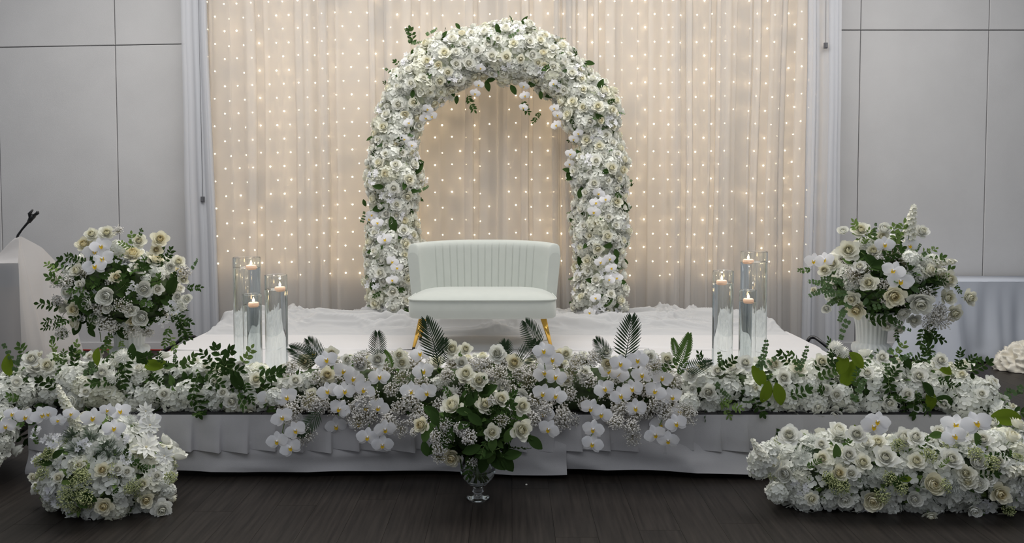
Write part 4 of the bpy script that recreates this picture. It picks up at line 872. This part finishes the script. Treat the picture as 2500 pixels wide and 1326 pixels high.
fy = 3.80
fr_ = Arr('floor_arrangement', (at(2180, 1200, fy).x, fy, 0), 'long floor mound of white roses, cream ranunculus and hydrangea before the right stage front', tubecore([at(1895, 1150, 3.86), at(1960, 1158, fy), at(2100, 1160, 3.78), at(2250, 1160, 3.76), at(2400, 1155, 3.76), at(2470, 1145, 3.80), at(2510, 1130, 3.84)], .150, 14, .12, 12), M['coreg'], 3.68, 'flowers', 'floor flower mounds')
fr_.put([('hyd',440,790,105),('hyd',400,850,70),('hyd',580,990,95),('hyd',700,1050,95),('hyd',1000,1050,80),('hyd',1220,1080,90),('hyd',1370,1100,80),('hyd',850,1030,70),('hyd',1500,1080,85),('hyd',1780,1130,80),('hyd',1650,1100,75),('hyd',1980,870,100),('hyd',2060,850,70),('hyd',2080,950,60),('hyd',1650,1000,70),('hyd',520,1000,70),('hyd',630,940,70),('hyd',1120,1060,70),('hyd',940,1060,60),('hyd',1300,850,70),('hyd',1480,820,60),('hyd',1950,1000,70),('hyd',2000,960,70),('hyd',1740,1010,70),('chyd',680,900,60),('hyd',480,730,60),
  ('rose',605,665,72),('rose',905,695,72),('rose',995,662,62),('rose',1310,725,78),('rose',1370,680,60),('rose',1555,695,56),('rose',1815,725,60),('irose',785,815,60),('irose',565,820,55),('ran',605,880,55),('rose',790,750,46),('crose',880,870,55),('rose',960,870,50),('irose',1040,840,60),('rose',1070,745,55),('rose',1185,810,76),('irose',1375,830,60),('cran',1470,940,66),('cran',1095,1005,66),('ran',920,1005,48),('ran',1360,1000,48),('rose',1590,820,74),('ran',1770,840,54),('irose',1680,870,60),('ran',1770,940,52),('crose',1890,960,72),('crose',1910,1110,76),('rose',950,790,55),('irose',1690,920,60),('irose',1150,740,55),('rose',1830,900,50),('rose',1900,830,50),
  ('orc',1090,630,75),('orc',1120,600,70),('orc',1740,610,85),('orc',1675,695,85),('orc',1620,740,75),('star',560,780,50),('spk',430,760,200,130),('spk',1980,850,220,20),
  ('bby',860,950,75),('bby',1150,970,80),('bby',1530,950,75),('bb',1140,1120,55),('bby',1850,850,80),('bby',1450,800,75),('bby',1750,790,75),('bby',1270,960,70),('bby',820,900,65),('bby',540,870,70),('bby',1960,1040,60),('bby',1280,760,60),('bb',1720,1140,50),('bby',1200,900,70),('bby',1600,760,60),('bby',900,950,70),
  ('fuz',740,690,70),('fuz',680,780,90),('fuz',1050,920,80),('fuz',1650,950,100),('fuz',650,850,70),('fuz',1600,980,80),('gfuz',1690,760,70),('gfuz',720,760,60),('fuz',1560,900,60),('gfuz',860,780,60),('fuz',1490,1010,80),('fuz',1750,1000,80),
  ('leafm',630,720,100,40),('leafm',870,780,110,90),('rusm',950,740,130,70),('leafm',1530,720,90,20),('leafm',1780,740,110,110),('leafm',1385,705,70,40),('rus',1880,800,150,10),('rus',1250,900,120,30),('leafd',1240,920,120,-50),('rusm',720,850,130,40),('rus',1810,870,150,10),('rus',1820,1080,120,-40),('euc',2040,870,150,10),('rusl',1530,850,110,60),('leaf',1000,700,90,70),('leaf',1300,900,80,10),('rusm',1420,760,120,70)], *Z5)
fr_.filler(1100, .032, M['hyd'], ok=okz); fr_.leaves(260, .05, [M['leafm'], M['leafl']], okz)
fr_.fill(['hyd', 'chyd'], 50, .06, .085, .72, 1, .1, okz); fr_.fill(['rose', 'ran', 'irose'], 40, .035, .055, .95, 2, .7, lambda p, nn: p.z > .05); fr_.fill(['bby', 'flo', 'fuz'], 20, .04, .06, .9, 3, .5, okz)

# ------------------------------------------------------------------ footed glass vase with ivory roses in front
VY = 3.81; vx = at(1167, 1200, VY).x; vk = VY / F
fv = thing('footed_vase', (vx, VY, 0), 'clear footed glass bowl vase on the floor before the stage centre', 'vase')
S = lambda a: a * vk
zb = at(1167, 1185, VY).z; zbul = at(1167, 1160, VY).z; zr = at(1167, 1112, VY).z
mb = MB(); mb.lathe([(.0001, .001), (S(28), .001), (S(29.5), .004), (S(27), .007), (S(12), .012), (S(9), .020), (S(9.5), .026), (S(14.5), .036), (S(15), .044), (S(11), .052), (S(10), .056), (S(14), .062), (S(20), .070), (S(24), .078)] + [(S(rr), .078 + (zr - .078) * t_) for rr, t_ in ((36, .18), (42, .32), (43.5, .44), (42.5, .56), (39.5, .72), (36, .88), (34.5, 1.0))] + [(S(33.5), zr), (S(38), .078 + (zr - .078) * .70), (S(41.5), .078 + (zr - .078) * .46), (S(40), .078 + (zr - .078) * .33), (S(34), .078 + (zr - .078) * .20), (S(22), .088), (.0001, .082)], 64, c=(vx, VY, 0)); mb.obj('bowl', M['glass'], fv)
mb = MB(); hz = lambda t_: .078 + (zr - .078) * t_
mb.lathe([(.0001, .0815), (S(22.2), .0875), (S(34.3), hz(.195)), (S(40.4), hz(.325)), (S(41.8), hz(.455)), (S(40.8), hz(.55)), (.0001, hz(.55))], 64, c=(vx, VY, 0)); mb.obj('water', M['water'], fv)
c = at(1165, 1050, VY)
bq = Arr('rose_bouquet', (vx, VY, zr), 'bouquet of ivory roses and dark leaves in the footed glass vase', ellcore((c.x, VY, c.z + .005), (S(82), S(62), S(62)), .15, 8), M['coreg'], VY - .08)
Z9 = ((1000, 900), 3.788)
bq.put([('irose',460,400,108),('irose',660,420,90),('irose',820,325,85),('irose',990,375,90),('crose',190,510,85),('irose',980,570,110),('irose',740,580,82),('crose',450,720,98),('irose',530,110,88),('irose',650,160,88),('irose',575,245,50),
  ('bb',400,520,90),('bb',570,600,110),('bb',340,680,100),('bb',300,620,90),('bb',530,560,90),('bb',320,740,80),('bb',800,520,80),('bb',480,530,80),('bb',760,330,70),('bb',120,590,60),('bb',560,760,70),('bb',400,600,80),
  ('leafd',320,470,160,110),('leafm',230,610,150,-100),('leafd',240,690,150,-70),('leafd',650,690,200,190),('leafm',735,620,170,95),('leafm',830,620,170,60),('leafm',740,720,150,-100),('leafd',860,690,200,0),('leafd',1090,640,180,-40),('leafd',850,790,200,-60),('leafd',780,770,200,-30),('leafd',470,610,140,100),('rus',680,410,200,50),('rus',830,390,260,20),('rus',760,400,220,60),('leafd',660,260,180,80),('leafd',580,330,180,60),('rus',560,280,160,110),('leafd',700,270,170,30),('leafd',540,430,150,0),('leafd',620,520,170,-30),('rus',640,210,150,60),('leafd',900,720,170,10),('leafd',560,690,180,200),('rus',420,500,200,160),('leafd',380,610,160,180),('leafd',900,460,150,60),('rus',350,560,200,200),('leafd',690,760,200,-110)], *Z9)
bq.leaves(420, .06, [M['leafd'], M['leafd'], M['leafm']])
bq.fill(['irose'], 10, .045, .055, 1.0, 2, .6, lambda p, nn: nn.y > .1); bq.fill(['leafd', 'rus'], 40, .035, .06, .6, 4, .3)
for k in range(16):
    a = k * 2.4; mb = MB(); r_ = S(8 + 20 * (k % 5) / 5)
    mb.tube([(vx + r_ * math.cos(a + 2.6), VY + r_ * math.sin(a + 2.6), .10 + .01 * (k % 3)), (vx + S(6) * math.cos(a), VY + S(6) * math.sin(a), hz(.6)), (vx + r_ * .9 * math.cos(a), VY + r_ * .9 * math.sin(a), zr + .05)], .0035, 6); mb.obj('stem', M['stem'], bq.root)

# ------------------------------------------------------------------ lectern under a cloth, microphone
LX = at(45, 640, 5.3).x
sil = [(5.30, .01), (5.30, 1.045), (5.33, 1.075), (5.37, 1.14), (5.40, 1.215), (5.44, 1.222), (5.52, 1.17), (5.62, 1.10), (5.72, 1.03), (5.80, .96), (5.83, .90), (5.85, .01)]
lec = thing('lectern', (LX - .4, 5.55, 0), 'lectern hidden under the white cloth at the left edge', 'lectern')
mb = MB(); mb.box((LX - .78, 5.36, 0), (LX - .10, 5.74, .86)); mb.obj('body', M['wood'], lec, smooth=False)
mb = MB(); mb.box((LX - .76, 5.325, at(0, 702, 5.32).z), (LX - .02, 5.345, at(0, 645, 5.32).z)); o = mb.obj('front_panel', M['panel'], lec, smooth=False); o['label'] = 'blue-grey front board showing through the cloth'
mb = MB(); mb.box((LX - .74, 5.40, .86), (LX - .08, 5.72, .93)); mb.obj('desk', M['wood'], lec, smooth=False)
mb = MB()
def ltop(u, v):
    k = 1 + v * (len(sil) - 3); i = min(int(k), len(sil) - 3); fr = k - i; y = sil[i][0] * (1 - fr) + sil[i+1][0] * fr; z = sil[i][1] * (1 - fr) + sil[i+1][1] * fr
    x = LX - .85 + .85 * u - .07 * max(0, 1 - abs(y - 5.43) / .14) * u
    if y < 5.66: base = 1.045 + .035 * (y - 5.30) / .36
    else: base = z
    t_ = max(0, (u - .72) / .28); t_ = t_ * t_ * (3 - 2 * t_)
    return (x, y, base + (z - base) * t_ + .006 * noise.noise(Vector((x * 6, y * 6, 0))))
mb.grid(24, 44, ltop)
def lfront(u, v):
    x = LX - .85 + (.85 + .02 * v) * u; z = 1.045 * (1 - v) + .012 * v
    y = 5.30 - .04 * v - .03 * v * noise.noise(Vector((x * 7, z * .8, 1))) - .012 * noise.noise(Vector((x * 12, z * 2, 3))) * v
    if u > .999: x, y = LX + .04 * v, 5.30 - .05 * v
    return (x, y, z)
mb.grid(40, 20, lfront)
def lside(u, v):
    k = 1 + u * (len(sil) - 3); i = min(int(k), len(sil) - 3); fr = k - i; y = sil[i][0] * (1 - fr) + sil[i+1][0] * fr; z = sil[i][1] * (1 - fr) + sil[i+1][1] * fr
    x = LX - .07 * max(0, 1 - abs(y - 5.43) / .14)
    z2 = z * (1 - v) + .012 * v; fold = noise.noise(Vector((y * 6.5, z2 * .7, 5))) * .05 + noise.noise(Vector((y * 15, z2, 2))) * .012
    fl_ = (LX + .19) - x; y2 = y + (y - 5.5) * .12 * v
    if u < .001: x2 = LX + .04 * v; return (x2, 5.30 - .05 * v, z2)
    return (x + fl_ * v ** 1.15 * (.35 + .65 * min(1, u * 3)) + fold * v, y2, z2)
mb.grid(50, 22, lside)
o = mb.obj('lectern_cloth', M['lcloth']); tag(o, 'thin white cloth draped over the lectern at the left edge', 'cloth')
mic = thing('gooseneck_microphone', at(42, 578, 5.43), 'black gooseneck microphone clip rising from the draped lectern', 'microphone')
P = [at(38, 590, 5.43), at(44, 574, 5.43), at(54, 560, 5.43), at(66, 546, 5.43), at(74, 538, 5.43)]
mb = MB(); mb.tube(P, [.007, .008, .007, .008, .010], 10); mb.obj('gooseneck', M['blackm'], mic)
mb = MB(); mb.tube([at(70, 543, 5.43), at(76, 533, 5.43), at(83, 526, 5.43)], [.012, .017, .017], 12)
mb.tube([at(73, 532, 5.42), at(72, 522, 5.42), at(80, 512, 5.42)], [.008, .012, .006], 8); mb.tube([at(82, 527, 5.42), at(92, 520, 5.42), at(92, 515, 5.42)], [.010, .012, .008], 8); mb.obj('microphone_clip', M['black'], mic)

# ------------------------------------------------------------------ long table at the right, satin heap
TX, TY = at(2284, 690, 7.0).x, 7.0
tb = thing('table', (TX + .7, 7.25, 0), 'long trestle table hidden under the pale blue-white cloth at the right', 'table')
mb = MB(); mb.box((TX + .01, TY + .015, .705), (TX + 1.8, 7.50, .725)); mb.obj('tabletop', M['wood'], tb, smooth=False)
for x in (TX + .12, TX + 1.7):
    for y in (TY + .1, 7.42): mb = MB(); mb.tube([(x, y, 0), (x, y, .705)], .015, 10); mb.obj('leg', M['alu'], tb)
mb = MB(); mb.box((TX, TY, .727), (TX + 1.8, 7.52, .732))
def tside(u, v):
    L1 = .5; L = L1 + 1.8; s_ = u * L
    if s_ < L1: bx, by, nx_, ny_ = TX, 7.5 - s_, -1, 0
    else: bx, by, nx_, ny_ = TX + (s_ - L1), TY, 0, -1
    cd = max(0, 1 - abs(s_ - L1) / .16); kx, ky = nx_ * (1 - cd) + cd * -.75, ny_ * (1 - cd) + cd * -.65
    q = s_ - L1
    out = .05 * v ** 1.3 + .20 * v ** 1.5 * math.exp(-((q + .22) / .17) ** 2) + .09 * v * math.exp(-((q - .16) / .12) ** 2) - .05 * v * math.exp(-((q) / .05) ** 2) + .05 * v * noise.noise(Vector((s_ * 4.2, v * .6, 2))) + .030 * min(1, v * 2) * noise.noise(Vector((s_ * 10, v * .5, 6)))
    hem = .012 + max(0, q - .45) * .05 + .015 * (.5 + .5 * noise.noise(Vector((s_ * 3, 0, 1))))
    z = .732 - (.732 - hem) * v; z -= 0
    out += .025 * math.exp(-((v - .93) / .06) ** 2) * noise.noise(Vector((s_ * 4, 3, 2)))
    return (bx + kx * out, by + ky * out, z - (.003 if .26 < v < .27 else 0))
mb.grid(180, 26, tside); tag(mb.obj('tablecloth', M['tcloth']), 'plain blue-white tablecloth hanging to the floor over the right table', 'tablecloth')
hc = at(2505, 850, 6.70)
def heap(u, v):
    th = PI * .5 * v; a = 2 * PI * u; d = Vector((math.cos(a) * math.cos(th), math.sin(a) * math.cos(th), math.sin(th)))
    q = d * 3.1; k = 1 + .22 * (1 - 3 * abs(noise.noise(q + Vector((0, 0, 2 * d.x))))) * math.cos(th) ** .3 + .1 * noise.noise(d * 8)
    return (hc.x + .02 + .26 * d.x * k, 6.68 + .15 * d.y * k, max(.005, .22 * d.z * k + .005))
mb = MB(); mb.grid(90, 40, heap, 0, True); tag(mb.obj('satin_heap', M['satin']), 'crumpled heap of cream satin cloth on the floor by the table', 'cloth')

# ------------------------------------------------------------------ small things
def bent(name, pts, lab, r=.014):
    def cr(P, n_=6):
        P = [P[0]] + P + [P[-1]]; out = []
        for i in range(1, len(P) - 2):
            for k in range(n_):
                t_ = k / n_; a, b, c_, d = P[i-1], P[i], P[i+1], P[i+2]
                out.append(.5 * ((2 * b) + (c_ - a) * t_ + (2*a - 5*b + 4*c_ - d) * t_ * t_ + (3*b - a - 3*c_ + d) * t_ ** 3))
        return out + [P[-2]]
    mb = MB(); mb.tube(cr([Vector(p) for p in pts]), r, 12)
    return mb.obj(name, M['blackm'])
a = at(400, 869, 6.3); o = bent('bent_tube', [(a.x - .03, 6.28, .015), (a.x - .01, 6.3, .2), at(430, 846, 6.3), at(457, 826, 6.32), at(478, 822, 6.36), at(490, 834, 6.4), (at(492, 838, 6.4).x, 6.4, .015)], 'x'); o.location.x = -.035
tag(o, 'black bent tube handle standing beside the stage, lectern side', 'tube', 'bent tube handles')
o = bent('bent_tube', [(at(1960, 840, 6.3).x + .02, 6.3, .015), (at(1960, 840, 6.3).x + .02, 6.3, .25), at(1968, 828, 6.3) + Vector((.012, 0, 0)), at(1985, 824, 6.3), at(2003, 836, 6.25), at(2028, 856, 6.2), at(2050, 872, 6.15), (at(2062, 885, 6.1).x, 6.1, .015)], 'x'); o.location.x = .01
tag(o, 'black bent tube handle standing beside the stage, table side', 'tube', 'bent tube handles')
a = at(2075, 885, 5.9); o = bent('cable', [(a.x - .02, 5.9, .04), (a.x + .02, 5.9, .20), at(2095, 872, 5.9), at(2112, 875, 5.88), (at(2125, 890, 5.85).x, 5.85, .02)], 'x', .013)
tag(o, 'short loop of thick black cable behind the right urn', 'cable')
mb = MB(); mb.tube([(-4.6 + .1 * k, 7.50 + .012 * math.sin(k * .9), .012) for k in range(22)], .009, 6); tag(mb.obj('red_cable', M['red']), 'red cable on the floor along the wall behind the left urn', 'cable')
p_ = at(1285, 1195, 3.99); mb = MB(); mb.lathe([(.0001, 0), (.005, .0), (.006, .003), (.004, .006), (.0001, .007)], 10, c=(p_.x, 3.985, 0.001)); tag(mb.obj('fallen_petal', M['white']), 'tiny white fallen petal on the dark floor before the stage', 'petal')
mb = MB()
def scrap(u, v):
    q = at(12 + 38 * u, 1036 + 26 * v, 4.35); return (q.x, 4.35 + .05 * noise.noise(Vector((u * 3, v * 3, 1))), max(.005, q.z + .01 * noise.noise(Vector((u * 4, v * 4, 5)))))
def scrap2(u, v):
    x = -2.92 + .32 * u; return (x, 4.18 + .22 * v + .04 * noise.noise(Vector((u * 4, 0, 3))), DZ - .03 - .20 * (1 - u) - .05 * (1 - u) * v + .02 * noise.noise(Vector((u * 5, v * 4, 6))))
mb.grid(14, 10, scrap2); tag(mb.obj('cloth_end', M['cloth']), 'loose white cloth end hanging off the stage corner under the left garland', 'cloth')
